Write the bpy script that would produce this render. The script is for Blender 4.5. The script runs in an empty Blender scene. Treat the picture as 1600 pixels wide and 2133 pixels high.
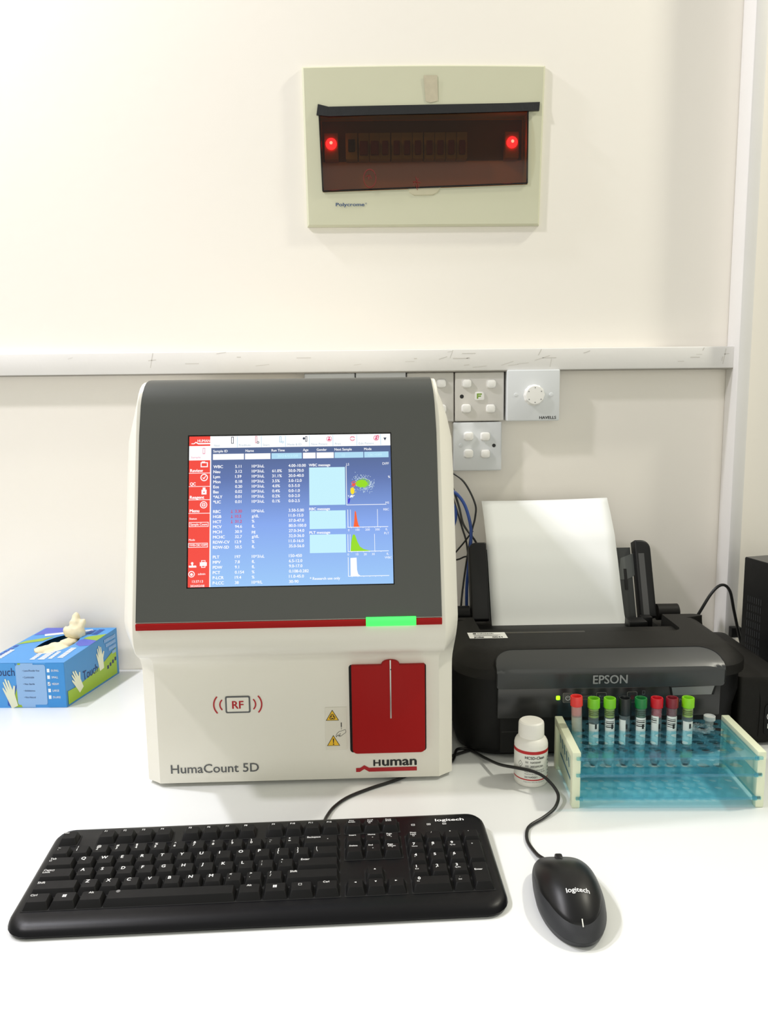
import bpy, bmesh, math, random
from mathutils import Vector, Matrix
random.seed(7)
scene = bpy.context.scene
COL = scene.collection
PI = math.pi

# ---------------------------------------------------------------- camera, world, lights, exposure
TZ = 0.75                                  # height of the table top above the floor
cam_data = bpy.data.cameras.new('camera')
cam = bpy.data.objects.new('camera', cam_data)
COL.objects.link(cam)
cam_data.sensor_fit = 'VERTICAL'
cam_data.sensor_height = 36.0
cam_data.sensor_width = 27.0
cam_data.lens = 1680.0 / 2133.0 * 36.0
cam_data.clip_start = 0.02
pitch, roll, yaw = 0.1481, -0.0132, -0.0135
cp, sp = math.cos(pitch), math.sin(pitch)
f_ = Vector((0, cp, -sp)); u_ = Vector((0, sp, cp)); r_ = Vector((1, 0, 0))
Rz = Matrix.Rotation(yaw, 3, 'Z')
f_, u_, r_ = Rz @ f_, Rz @ u_, Rz @ r_
r2 = r_ * math.cos(roll) + u_ * math.sin(roll)
u2 = -r_ * math.sin(roll) + u_ * math.cos(roll)
Mc = Matrix((r2, u2, -f_)).transposed().to_4x4()
Mc.translation = Vector((0, 0, TZ + 0.4686))
cam.matrix_world = Mc
scene.camera = cam

world = bpy.data.worlds.new('room_light')
scene.world = world
world.use_nodes = True
world.node_tree.nodes['Background'].inputs[0].default_value = (1.0, 0.995, 0.88, 1)
world.node_tree.nodes['Background'].inputs[1].default_value = 0.42


def lamp(name, loc, power, color, size, target):
    d = bpy.data.lights.new(name, 'AREA')
    d.shape = 'DISK'; d.size = size; d.energy = power; d.color = color
    o = bpy.data.objects.new(name, d); COL.objects.link(o)
    o.location = loc
    o.rotation_euler = (Vector(target) - Vector(loc)).to_track_quat('-Z', 'Y').to_euler()
    return o


lamp('ceiling_lamp_cool', (-1.25, 1.17, TZ + 1.95), 20, (0.93, 0.93, 1.0), 0.10, (-0.1, 0.8, TZ))
lamp('ceiling_lamp_left', (-1.35, 0.50, TZ + 1.90), 18, (0.99, 0.95, 0.97), 0.14, (-0.1, 0.9, TZ))
lamp('ceiling_lamp_warm', (1.45, 0.98, TZ + 2.05), 21, (1.0, 0.965, 0.82), 0.14, (0.1, 0.8, TZ))
fill_area = lamp('camera_side_fill', (0.2, -1.55, TZ + 0.55), 14, (1.0, 0.99, 0.87), 1.0, (0.2, 1.0, TZ + 0.45))  # unseen soft fill added behind the camera to brighten front faces and wall
fill_area.data.shape = 'RECTANGLE'; fill_area.data.size = 2.4; fill_area.data.size_y = 1.5

scene.view_settings.view_transform = 'Standard'
scene.view_settings.look = 'None'
scene.view_settings.exposure = 0.0
scene.view_settings.gamma = 1.0
scene.view_settings.use_curve_mapping = False
scene.cycles.max_bounces = 10
scene.cycles.transparent_max_bounces = 24
scene.cycles.caustics_reflective = False
scene.cycles.caustics_refractive = False


# ---------------------------------------------------------------- materials
def s2l(c):
    c = c / 255.0
    return c / 12.92 if c <= 0.04045 else ((c + 0.055) / 1.055) ** 2.4


def rgb(r, g, b):
    return (s2l(r), s2l(g), s2l(b), 1.0)


MATS = {}


def mat(name, color, rough=0.5, metal=0.0, spec=0.5, noise=0.0, nscale=40.0, bump=0.0, bscale=200.0, coat=0.0,
        emis=None, estr=1.0):
    if name in MATS:
        return MATS[name]
    m = bpy.data.materials.new(name); m.use_nodes = True
    nt = m.node_tree; b = nt.nodes['Principled BSDF']
    b.inputs['Base Color'].default_value = color
    b.inputs['Roughness'].default_value = rough
    b.inputs['Metallic'].default_value = metal
    b.inputs['Specular IOR Level'].default_value = spec
    b.inputs['Coat Weight'].default_value = coat
    tc = nt.nodes.new('ShaderNodeTexCoord')
    if noise > 0:
        n = nt.nodes.new('ShaderNodeTexNoise'); n.inputs['Scale'].default_value = nscale
        n.inputs['Detail'].default_value = 4
        mx = nt.nodes.new('ShaderNodeMix'); mx.data_type = 'RGBA'
        mx.inputs[6].default_value = tuple(c * (1 - noise) for c in color[:3]) + (1,)
        mx.inputs[7].default_value = tuple(min(1, c * (1 + noise)) for c in color[:3]) + (1,)
        nt.links.new(tc.outputs['Object'], n.inputs['Vector'])
        nt.links.new(n.outputs['Fac'], mx.inputs[0])
        nt.links.new(mx.outputs[2], b.inputs['Base Color'])
    if bump > 0:
        n2 = nt.nodes.new('ShaderNodeTexNoise'); n2.inputs['Scale'].default_value = bscale
        n2.inputs['Detail'].default_value = 5
        bp = nt.nodes.new('ShaderNodeBump'); bp.inputs['Strength'].default_value = bump
        bp.inputs['Distance'].default_value = 0.002
        nt.links.new(tc.outputs['Object'], n2.inputs['Vector'])
        nt.links.new(n2.outputs['Fac'], bp.inputs['Height'])
        nt.links.new(bp.outputs['Normal'], b.inputs['Normal'])
    if emis:
        b.inputs['Emission Color'].default_value = emis
        b.inputs['Emission Strength'].default_value = estr
    MATS[name] = m
    return m


def clear(name, tint, diffuse=None, dfac=0.0, rough=0.03, gloss=1.0):
    """thin clear plastic: coloured transparency, a Fresnel sheen and a little haze"""
    m = bpy.data.materials.new(name); m.use_nodes = True
    nt = m.node_tree; nt.nodes.clear()
    out = nt.nodes.new('ShaderNodeOutputMaterial')
    tr = nt.nodes.new('ShaderNodeBsdfTransparent'); tr.inputs[0].default_value = tint
    gl = nt.nodes.new('ShaderNodeBsdfGlossy'); gl.inputs['Roughness'].default_value = rough
    gl.inputs[0].default_value = (gloss, gloss, gloss, 1)
    fr = nt.nodes.new('ShaderNodeFresnel')
    ge = nt.nodes.new('ShaderNodeNewGeometry'); ma = nt.nodes.new('ShaderNodeMath'); ma.operation = 'MULTIPLY_ADD'
    ma.inputs[1].default_value = 1 / 1.45 - 1.45; ma.inputs[2].default_value = 1.45      # same sheen on both sides of the skin
    nt.links.new(ge.outputs['Backfacing'], ma.inputs[0]); nt.links.new(ma.outputs[0], fr.inputs[0])
    mx = nt.nodes.new('ShaderNodeMixShader')
    nt.links.new(fr.outputs[0], mx.inputs[0])
    last = tr
    if dfac > 0:
        d1 = nt.nodes.new('ShaderNodeBsdfDiffuse'); d1.inputs[0].default_value = diffuse
        d2 = nt.nodes.new('ShaderNodeBsdfTranslucent'); d2.inputs[0].default_value = diffuse
        df = nt.nodes.new('ShaderNodeMixShader'); df.inputs[0].default_value = 0.5
        nt.links.new(d1.outputs[0], df.inputs[1]); nt.links.new(d2.outputs[0], df.inputs[2])
        m2 = nt.nodes.new('ShaderNodeMixShader'); m2.inputs[0].default_value = dfac
        nt.links.new(tr.outputs[0], m2.inputs[1]); nt.links.new(df.outputs[0], m2.inputs[2])
        last = m2
    nt.links.new(last.outputs[0], mx.inputs[1]); nt.links.new(gl.outputs[0], mx.inputs[2])
    nt.links.new(mx.outputs[0], out.inputs[0])
    MATS[name] = m
    return m


def glow(name, c, s=1.0):
    """a patch of a lit display"""
    return mat(name, (0.01, 0.01, 0.01, 1), rough=0.35, spec=0.3, emis=c, estr=s)


# ---------------------------------------------------------------- mesh builder
_txt_cache = {}


def text_geo(s, bold=0.0, hum=False):
    key = (s, bold, hum)
    if key in _txt_cache:
        return _txt_cache[key]
    cu = bpy.data.curves.new('lettering', 'FONT')
    cu.body = s; cu.size = 1.0; cu.resolution_u = 3
    cu.fill_mode = 'BOTH'
    o = bpy.data.objects.new('lettering', cu); COL.objects.link(o)
    dg = bpy.context.evaluated_depsgraph_get()
    me = o.evaluated_get(dg).to_mesh()
    vs = [(v.co.x, v.co.y, 0.0) for v in me.vertices]
    fs = [tuple(p.vertices) for p in me.polygons]
    o.evaluated_get(dg).to_mesh_clear()
    if bold > 0:                                     # heavier strokes: the outline laid over itself, a hair apart
        base, faces, k = vs, fs, len(vs)
        vs, fs = [], []
        for kk, (dx, dy) in enumerate(((-bold, 0), (bold, 0), (0, -bold * .6), (0, bold * .6))):
            off = len(vs)
            vs = vs + [(x + dx, y + dy, kk * 3e-5) for x, y, _ in base]
            fs = fs + [tuple(i + off for i in f) for f in faces]
    bpy.data.objects.remove(o); bpy.data.curves.remove(cu)
    _txt_cache[key] = (vs, fs)
    return vs, fs


CAP = None


def frame(o, x, y):
    """matrix whose local x, y axes are the given directions and z their cross product"""
    x = Vector(x).normalized(); y = Vector(y).normalized(); z = x.cross(y)
    m = Matrix((x, y, z)).transposed().to_4x4(); m.translation = Vector(o)
    return m


FRONT = lambda x, y, z: frame((x, y, z), (1, 0, 0), (0, 0, 1))      # a face looking to -y


class MB:
    def __init__(self):
        self.v = []; self.f = []; self.m = []; self.mats = []; self.sm = []

    def mi(self, m):
        if m not in self.mats:
            self.mats.append(m)
        return self.mats.index(m)

    def add(self, vs, fs, m, M=None, smooth=True):
        b = len(self.v); k = self.mi(m)
        for v in vs:
            v = Vector(v)
            self.v.append(M @ v if M is not None else v)
        for f in fs:
            self.f.append(tuple(b + i for i in f)); self.m.append(k); self.sm.append(smooth)

    def box(self, lo, hi, m, M=None, bev=0.0, seg=2):
        if bev <= 0:
            x0, y0, z0 = lo; x1, y1, z1 = hi
            vs = [(x0, y0, z0), (x1, y0, z0), (x1, y1, z0), (x0, y1, z0), (x0, y0, z1), (x1, y0, z1), (x1, y1, z1), (x0, y1, z1)]
            fs = [(0, 3, 2, 1), (4, 5, 6, 7), (0, 1, 5, 4), (1, 2, 6, 5), (2, 3, 7, 6), (3, 0, 4, 7)]
            self.add(vs, fs, m, M, False); return
        bm = bmesh.new()
        bmesh.ops.create_cube(bm, size=1.0)
        for v in bm.verts:
            v.co = Vector(((lo[i] + hi[i]) / 2 + v.co[i] * (hi[i] - lo[i]) for i in range(3)))
        bmesh.ops.bevel(bm, geom=list(bm.edges), offset=bev, segments=seg, affect='EDGES', profile=0.5)
        bm.verts.index_update()
        self.add([v.co for v in bm.verts], [tuple(v.index for v in f.verts) for f in bm.faces], m, M, True)
        bm.free()

    def loft(self, rings, m, M=None, cap0=True, cap1=True, closed=True, smooth=True):
        n = len(rings[0]); vs = [p for r in rings for p in r]; fs = []
        for k in range(len(rings) - 1):
            for i in range(n if closed else n - 1):
                j = (i + 1) % n
                fs.append((k * n + i, k * n + j, (k + 1) * n + j, (k + 1) * n + i))
        if cap0: fs.append(tuple(range(n))[::-1])
        if cap1: fs.append(tuple((len(rings) - 1) * n + i for i in range(n)))
        self.add(vs, fs, m, M, smooth)

    def lathe(self, prof, m, M=None, n=32, cap0=True, cap1=True, a0=0.0, a1=2 * PI):
        full = abs(a1 - a0 - 2 * PI) < 1e-6
        k = n if full else n + 1
        rings = [[(r * math.cos(a0 + (a1 - a0) * i / n), r * math.sin(a0 + (a1 - a0) * i / n), z) for i in range(k)] for r, z in prof]
        self.loft(rings, m, M, cap0 and full, cap1 and full, full)

    def tube(self, pts, r, m, M=None, n=10, samples=8, cap=True):
        pts = [Vector(p) for p in pts]
        P = [pts[0] * 2 - pts[1]] + pts + [pts[-1] * 2 - pts[-2]]
        out = []
        for i in range(1, len(P) - 2):
            for k in range(samples):
                t = k / samples
                a, b, c, d = P[i - 1:i + 3]
                out.append(0.5 * ((2 * b) + (c - a) * t + (2 * a - 5 * b + 4 * c - d) * t * t + (3 * b - a - 3 * c + d) * t ** 3))
        out.append(pts[-1])
        rings = []; up = None
        for i, p in enumerate(out):
            d = (out[min(i + 1, len(out) - 1)] - out[max(i - 1, 0)]).normalized()
            if up is None:
                up = d.orthogonal().normalized()
            up = (up - d * up.dot(d)).normalized(); sd = d.cross(up)
            rings.append([p + (up * math.cos(2 * PI * j / n) + sd * math.sin(2 * PI * j / n)) * r for j in range(n)])
        self.loft(rings, m, M, cap, cap)

    def poly(self, pts, m, M=None, z=0.0):
        self.add([(p[0], p[1], z) for p in pts], [tuple(range(len(pts)))], m, M, False)

    def rect(self, x0, y0, x1, y1, m, M=None, z=0.0):
        self.poly([(x0, y0), (x1, y0), (x1, y1), (x0, y1)], m, M, z)

    def outline(self, x0, y0, x1, y1, t, m, M=None, z=0.0):
        self.rect(x0, y0, x1, y0 + t, m, M, z); self.rect(x0, y1 - t, x1, y1, m, M, z)
        self.rect(x0, y0 + t, x0 + t, y1 - t, m, M, z); self.rect(x1 - t, y0 + t, x1, y1 - t, m, M, z)

    def disc(self, cx, cy, r, m, M=None, z=0.0, n=20, ry=None):
        self.poly([(cx + r * math.cos(2 * PI * i / n), cy + (ry or r) * math.sin(2 * PI * i / n)) for i in range(n)], m, M, z)

    def arc(self, cx, cy, r0, r1, a0, a1, m, M=None, z=0.0, n=20):
        vs = []
        for i in range(n + 1):
            a = math.radians(a0 + (a1 - a0) * i / n)
            vs += [(cx + r0 * math.cos(a), cy + r0 * math.sin(a), z), (cx + r1 * math.cos(a), cy + r1 * math.sin(a), z)]
        self.add(vs, [(2 * i, 2 * i + 1, 2 * i + 3, 2 * i + 2) for i in range(n)], m, M, False)

    def line(self, p, q, t, m, M=None, z=0.0):
        p = Vector(p); q = Vector(q); d = (q - p).normalized(); nn = Vector((-d.y, d.x)) * t / 2
        self.poly([p - nn, q - nn, q + nn, p + nn], m, M, z)

    def slab(self, pts, z0, z1, m, M=None, bev=0.0):
        """extruded outline; bev softens the z1 rim"""
        rings = [[(x, y, z0) for x, y in pts]]
        if bev > 0:
            cx = sum(p[0] for p in pts) / len(pts); cy = sum(p[1] for p in pts) / len(pts)
            w = max(abs(p[0] - cx) for p in pts); h = max(abs(p[1] - cy) for p in pts)
            for k in range(4):
                a = k / 3 * PI / 2
                ins = bev * (1 - math.cos(a))
                rings.append([(cx + (x - cx) * (1 - ins / w), cy + (y - cy) * (1 - ins / h), z1 - bev + bev * math.sin(a)) for x, y in pts])
        else:
            rings.append([(x, y, z1) for x, y in pts])
        self.loft(rings, m, M)

    def text(self, s, x, y, h, m, M=None, z=0.0, w=None, align='L', bold=0.0, hum=False):
        """lettering with capital height h (and total width w if given), left/centre/right at x, baseline y"""
        vs, fs = text_geo(s, bold, hum)
        if not vs: return
        sc = h / 0.72
        x0 = min(v[0] for v in vs); x1 = max(v[0] for v in vs)
        sx = sc if w is None else w / max(1e-6, (x1 - x0))
        W = (x1 - x0) * sx
        ox = x - (0 if align == 'L' else W / 2 if align == 'C' else W)
        self.add([((v[0] - x0) * sx + ox, v[1] * sc + y, z + v[2]) for v in vs], fs, m, M, False)

    def build(self, name, parent=None, angle=35, loc=None, rot=None):
        me = bpy.data.meshes.new(name)
        me.from_pydata([tuple(v) for v in self.v], [], self.f)
        for m in self.mats: me.materials.append(m)
        for p, k, s in zip(me.polygons, self.m, self.sm):
            p.material_index = k; p.use_smooth = s
        me.validate()
        me.update()
        try:
            me.set_sharp_from_angle(angle=math.radians(angle))
        except Exception:
            pass
        o = bpy.data.objects.new(name, me); COL.objects.link(o)
        if parent is not None: o.parent = parent
        if loc is not None: o.location = loc
        if rot is not None: o.rotation_euler = rot
        return o


def fix_normals(o):
    bm = bmesh.new(); bm.from_mesh(o.data)
    bmesh.ops.recalc_face_normals(bm, faces=list(bm.faces))
    bm.to_mesh(o.data); bm.free()
    return o


def tag(o, label, cat, group=None):
    o['label'] = label; o['category'] = cat
    if group: o['group'] = group
    return o


def thing(name, label, cat, loc=(0, 0, 0), rotz=0.0, group=None):
    o = bpy.data.objects.new(name, None); COL.objects.link(o)
    o.location = loc; o.rotation_euler = (0, 0, rotz); o.empty_display_size = 0.02
    return tag(o, label, cat, group)


def struct(mb, name):
    o = mb.build(name); o['kind'] = 'structure'; return o


def rrect(x0, y0, x1, y1, r, n=6):
    if not isinstance(r, (tuple, list)): r = (r, r, r, r)          # bottom-left, bottom-right, top-right, top-left
    cs = [(x0 + r[0], y0 + r[0], PI, r[0]), (x1 - r[1], y0 + r[1], 1.5 * PI, r[1]), (x1 - r[2], y1 - r[2], 0, r[2]), (x0 + r[3], y1 - r[3], .5 * PI, r[3])]
    return [(cx + rr * math.cos(a + .5 * PI * i / n), cy + rr * math.sin(a + .5 * PI * i / n)) for cx, cy, a, rr in cs for i in range(n + 1)]


# shared materials
M_WALL = mat('wall_paint', rgb(245, 240, 232), rough=0.6, noise=0.02, nscale=2.5, bump=0.10, bscale=60)
M_FLOOR = mat('floor_tile', rgb(170, 165, 155), rough=0.5, noise=0.08, nscale=5)
M_TABLE = mat('white_laminate', rgb(238, 240, 240), rough=0.28, spec=0.35, noise=0.015, nscale=8)
M_WHITE = mat('white_plastic', rgb(238, 238, 236), rough=0.35)
M_OFFWHITE = mat('ivory_plastic', rgb(222, 220, 214), rough=0.4, noise=0.03, nscale=60)
M_BLACK = mat('black_plastic', rgb(20, 20, 21), rough=0.42, spec=.3, bump=0.06, bscale=1500)
M_BLACKG = mat('black_gloss', rgb(14, 14, 16), rough=0.18)
M_INK = mat('black_print', rgb(18, 18, 20), rough=0.5)
M_WINK = mat('white_print', rgb(245, 245, 245), rough=0.5)
M_CABLE = mat('black_cable', rgb(24, 24, 24), rough=0.35)
M_DARK = mat('dark_void', rgb(6, 6, 6), rough=0.8)

# ---------------------------------------------------------------- the room
YW = 1.347
w = MB()                                         # the wall, with a pocket for the flush distribution board
hx0, hx1, hz0, hz1 = -0.080, 0.256, TZ + 0.776, TZ + 0.906
for q in ((-2.6, 0, hx0, 2.98), (hx1, 0, 2.6, 2.98), (hx0, 0, hx1, hz0), (hx0, hz1, hx1, 2.98)):
    w.box((q[0], YW, q[1]), (q[2], YW + 0.12, q[3]), M_WALL)
w.box((hx0, YW + 0.07, hz0), (hx1, YW + 0.12, hz1), M_WALL)
struct(w, 'wall_back')
w = MB(); w.box((-2.6, -1.6, -0.05), (2.6, YW, 0), M_FLOOR); struct(w, 'floor')
w = MB()
M_TRIM = mat('painted_trim', rgb(230, 228, 226), rough=0.5, noise=0.03, nscale=12, bump=0.2, bscale=40)
w.box((0.5865, YW - 0.046, 0.001), (0.608, YW, 2.98), M_TRIM, bev=0.004); struct(w, 'trim_1')
w = MB()
Mt = Matrix.Rotation(math.radians(0.12), 4, 'Y')
Mt.translation = (0, 0, TZ + 0.5015)
w.box((-2.0, YW - 0.030, -0.001), (0.592, YW, 0.0335), M_TRIM, Mt, bev=0.002)
w.box((-2.0, YW - 0.0285, -0.0025), (0.592, YW, -0.0008), mat('trim_gap', rgb(150, 146, 138), rough=.7), Mt)
M_SMUDGE = mat('grey_smudge', rgb(206, 202, 196), rough=.8)
rs = random.Random(3)
for k in range(34):
    x = rs.uniform(-0.5, 0.58) if k % 3 else rs.uniform(0.05, 0.3)
    z = rs.uniform(0.003, 0.03); l = rs.uniform(0.004, 0.03); a = rs.choice((0, 0, 0.1, 1.4, 0.3))
    w.line((x, z), (x + l * math.cos(a), min(.032, z + l * math.sin(a))), rs.uniform(.0005, .0012), M_SMUDGE,
           Mt @ FRONT(0, YW - 0.0302, 0))
struct(w, 'trim_2')

t = thing('desk', 'white laminate desk top carrying the analyser, printer and keyboard', 'desk', (0, 0, 0))
w = MB(); w.box((-1.3, 0.44, TZ - 0.028), (1.5, YW - 0.001, TZ), M_TABLE, bev=0.003); w.build('desktop', t)
for x in (-1.22, 1.42):
    for y in (0.5, 1.29):
        w = MB(); w.box((x - .025, y - .025, 0), (x + .025, y + .025, TZ - .028), M_WHITE, bev=.003); w.build('leg', t)

# ---------------------------------------------------------------- distribution board on the wall
M_BOARD = mat('board_ivory', rgb(203, 203, 178), rough=0.32, noise=0.02, nscale=20)
bd = thing('distribution_board', 'ivory distribution board with smoked brown window on the upper wall', 'distribution board', (0.0885, YW, TZ + 0.848))
bx, bz = 0.0885, 0.848


def B(x, z): return (x - bx, z - bz)


w = MB()
outer = [B(-0.1005, 0.9685), B(-0.098, 0.7300), B(0.2725, 0.7285), B(0.2785, 0.9675)]
hole = [B(-0.076, 0.902), B(-0.072, 0.7815), B(0.2525, 0.7905), B(0.2525, 0.902)]


def densify(q, n):
    out = []
    for i in range(4):
        a, b = q[i], q[(i + 1) % 4]
        out += [(a[0] + (b[0] - a[0]) * k / n, a[1] + (b[1] - a[1]) * k / n) for k in range(n)]
    return out


def scaleq(q, s):
    return [(x * s[0], z * s[1]) for x, z in q]


O = densify(outer, 12); Hh = densify(hole, 12)
# gentle outward bow of the top and bottom edges
O = [(x, z + (0.002 * math.cos(x / 0.19 * PI / 2) if z > 0 else 0)) for x, z in O]
rings = []
for q, y in ((O, -0.0003), (O, -0.0055), ([(x * .985, z * .978) for x, z in O], -0.0085), (Hh, -0.0095), (Hh, 0.034)):
    rings.append([(x, y, z) for x, z in q])
w.loft(rings, M_BOARD, cap0=False, cap1=False)
fix_normals(w.build('frame', bd, angle=18))
w = MB()
M_BRK = mat('breaker_grey', rgb(150, 145, 130), rough=.5)
M_KHAKI = mat('board_tray', rgb(220, 160, 36), rough=.6)
w.poly([(x, z) for x, z in hole], M_KHAKI, FRONT(0, 0.0325, 0))
w.rect(-0.1615, -0.010, 0.161, 0.052, mat('board_tray_dark', rgb(112, 88, 66), rough=.6), FRONT(0, 0.0315, 0))
w.build('tray', bd)
M_RTOG = mat('breaker_toggle_red', rgb(96, 22, 24), rough=.4)
M_BTOG = mat('breaker_toggle_blue', rgb(16, 22, 34), rough=.4)


def bkpos(px):    # toggles sit in one row
    return -0.0303 + (px - 725) / 1.30e3


xs = [751, 774, 796, 820, 842, 865, 889, 912, 935, 958]
for i, px in enumerate(xs):
    x = -0.0119 + (px - 750) * 0.000757 - bx + 0.005
    br = MB()
    br.box((x - .0085, 0.010, -0.012), (x + .0085, 0.030, 0.028), M_BRK, bev=.001)
    o = br.build('breaker', bd)
    tg = MB(); hw = .0065 if i < 2 else .0048
    tg.box((x - hw, 0.0045, -0.0065), (x + hw, 0.0105, 0.0145), M_RTOG, bev=.001)
    tg.build('toggle', o)
x = -0.0256 - bx
br = MB(); br.box((x - .0095, 0.010, -0.012), (x + .0095, 0.030, 0.028), M_BRK, bev=.001); o = br.build('breaker', bd)
tg = MB(); tg.box((x - .0055, 0.0045, -0.001), (x + .0055, 0.0105, 0.017), M_BTOG, bev=.001); tg.build('toggle', o)
for x in (-0.0579 - bx, 0.2304 - bx):
    lm = MB()
    lm.box((x - .011, 0.010, -0.012), (x + .011, 0.030, 0.028), mat('lamp_body', rgb(170, 120, 100), rough=.5), bev=.001)
    lm.lathe([(.0085, 0), (.0085, .003), (.0065, .0052), (.003, .0066)], mat('red_lens', rgb(255, 20, 30), rough=.3, emis=(1, 0.012, 0.03, 1), estr=11), FRONT(x, 0.010, 0.0112))
    lm.lathe([(.0028, .0), (.0015, .0008)], mat('red_lens_core', rgb(255, 160, 170), rough=.3, emis=(1, .15, .25, 1), estr=14), FRONT(x, 0.0036, 0.0115))
    fix_normals(lm.build('indicator_lamp', bd))
M_SMOKE = clear('smoked_window', (0.48, 0.31, 0.12, 1), (0.055, 0.045, 0.040, 1), 0.22, rough=0.10, gloss=.6)
w = MB()
win = [B(-0.0748, 0.9), B(-0.0715, 0.7828), B(0.2514, 0.7919), B(0.2514, 0.9)]
rings = []
for k in range(9):
    s = k / 8
    a = [win[0][i] * (1 - s) + win[1][i] * s for i in range(2)]; b = [win[3][i] * (1 - s) + win[2][i] * s for i in range(2)]
    y = -0.0112 - 0.0045 * math.sin(PI * s) ** 0.6
    rings.append([(a[0], y, a[1]), (b[0], y, b[1])])
w.loft(rings, M_SMOKE, cap0=False, cap1=False, closed=False)
wp = w.build('window', bd)
w = MB()
rim = [(win[1], win[2]), (win[0], win[1]), (win[2], win[3])]
for a, b in rim:
    w.tube([(a[0], -0.0112, a[1]), (b[0], -0.0112, b[1])], 0.0013, M_BLACKG, samples=1)
M_SCRIB = mat('red_marker', rgb(120, 22, 18), rough=.5)
Fs = FRONT(0, -0.0160, 0)
w.arc(-0.0865, -0.048, 0.0103, 0.0113, 20, 385, M_SCRIB, Fs @ Matrix.Diagonal((.9, 1.25, 1, 1)).copy() @ Matrix.Translation((-.009, .010, 0)))
for a, b in (((-.0880, -.050), (-.0868, -.042)), ((-.0868, -.042), (-.083, -.048)), ((-.092, -.045), (-.0865, -.0425)),
             ((-.0135, -.046), (-.009, -.062)), ((-.009, -.048), (-.018, -.058)), ((-.018, -.053), (-.006, -.0545)), ((-.013, -.058), (-.011, -.066))):
    w.line(a, b, .0009, M_SCRIB, Fs)
w.build('window_trim', wp)
w = MB()
M_TAPE = mat('black_tape', rgb(22, 23, 26), rough=.45, bump=.4, bscale=90)
tape = [(-0.0790, .8960), (-0.060, .8935), (0.02, .8955), (0.12, .8965), (0.22, .8985), (0.2685, .8995)]
tapt = [(-0.0765, .9125), (-0.060, .9085), (0.02, .9095), (0.12, .9105), (0.22, .9115), (0.2700, .9128)]
lo = [(x - bx, -0.0130 - .0012 * (i % 2), z - bz) for i, (x, z) in enumerate(tape)]
hi = [(x - bx, -0.0112, z - bz) for x, z in tapt]
back = [(x - bx, -0.0094, z - bz) for x, z in tapt]; backl = [(x - bx, -0.0097, z - bz) for x, z in tape]
w.loft([backl, lo, hi, back], M_TAPE, closed=False, cap0=False, cap1=False)
w.build('tape_strip', bd)
w = MB()
w.slab([(0.086 - bx + a, 0.787 - bz + b) for a, b in ((-.024, .001), (-.021, -.007), (-.014, -.0115), (.016, -.0112), (.024, -.007), (.030, .002))],
       0.0085, 0.0106, mat('thumb_tab_ivory', rgb(200, 195, 168), rough=.4), FRONT(0, 0, 0), bev=.0012)
w.build('thumb_tab', bd)
w = MB()
M_BLUEINK = mat('blue_print', rgb(45, 75, 120), rough=.5)
w.arc(-0.0040 - bx, 0.7640 - bz, .0007, .0011, 0, 360, M_BLUEINK, FRONT(0, -0.0101, 0))
w.text('Polycrome', -0.0515 - bx, 0.7597 - bz, 0.0052, M_BLUEINK, FRONT(0, -0.0101, 0) @ Matrix.Rotation(-.005, 4, 'Z'), w=0.0455, bold=.02)
w.build('lettering', bd)
w = MB()
w.poly([(0.0885 - bx, .9535 - bz), (0.0885 + .003 - bx, .916 - bz), (.098 - bx, .9135 - bz), (.111 - bx, .916 - bz), (.1095 - bx, .9535 - bz)],
       mat('old_tape', rgb(190, 182, 158), rough=.6, noise=.12, nscale=120), FRONT(0, -0.0101, 0))
w.build('tape_residue', bd)

# ---------------------------------------------------------------- switch plates
def plate(name, label, cat, x0, x1, z0, z1, depth, m, group=None, bev=.002):
    o = thing(name, label, cat, ((x0 + x1) / 2, YW, TZ + (z0 + z1) / 2), 0, group)
    hw, hh = (x1 - x0) / 2, (z1 - z0) / 2
    p = MB(); p.box((-hw, -depth, -hh), (hw, -0.0002, hh), m, bev=bev, seg=3)
    p.build('faceplate', o)
    return o, hw, hh


M_PLATE = mat('switch_white', rgb(214, 211, 206), rough=.38, noise=.04, nscale=25)
M_PLATE2 = mat('switch_cool_white', rgb(216, 219, 222), rough=.35)
M_ROCK = mat('rocker_white', rgb(236, 235, 232), rough=.3)


def rocker(parent, x, z, depth, m=M_ROCK):
    r = MB()
    ring = lambda s, d: [(px * s, pz * s, d) for px, pz in rrect(-.0076, -.0068, .0076, .0068, .0042)]
    r.loft([ring(1.08, 0), ring(1.05, .0012), ring(1.0, .002), ring(.97, .0045), ring(.86, .0062), ring(.6, .0068)], m, FRONT(x, -depth, z))
    fix_normals(r.build('rocker', parent))


D = 0.022
o, hw, hh = plate('blank_plate', 'blank white wall plate half hidden by the analyser, left one', 'wall plate', -0.1082, -0.0266, .4185, .4992, D, M_PLATE2, 'blank wall plates above the analyser')
o, hw, hh = plate('blank_plate', 'blank white wall plate above the analyser, touching the switch plates', 'wall plate', -0.0250, 0.0562, .4185, .4996, D, M_PLATE2, 'blank wall plates above the analyser')
o, hw, hh = plate('switch_plate', 'white switch plate mostly hidden behind the analyser, one rocker showing', 'switch plate', 0.0580, 0.1345, .4185, .4985, D - .003, M_PLATE, 'switch plates on the wall')
for x, z in ((.1142, .4804), (.0760, .4804), (.1142, .4396), (.0760, .4396)):
    rocker(o, x - .09625, z - .4585, D - .003)
o, hw, hh = plate('switch_plate', 'white switch plate with four rockers around a green F button', 'switch plate', 0.1362, 0.2161, .4190, .4982, D, M_PLATE, 'switch plates on the wall')
cx, cz = .17615, .4586
for x, z in ((.1548, .4798), (.1947, .4786), (.1541, .4396), (.1942, .4391)):
    rocker(o, x - cx, z - cz, D)
r = MB(); r.slab(rrect(-.0078, -.0070, .0078, .0070, .003), 0, .004, M_ROCK, FRONT(.1757 - cx, -D, .4595 - cz), bev=.001)
M_GREENP = mat('green_print', rgb(120, 160, 40), rough=.5)
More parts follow.
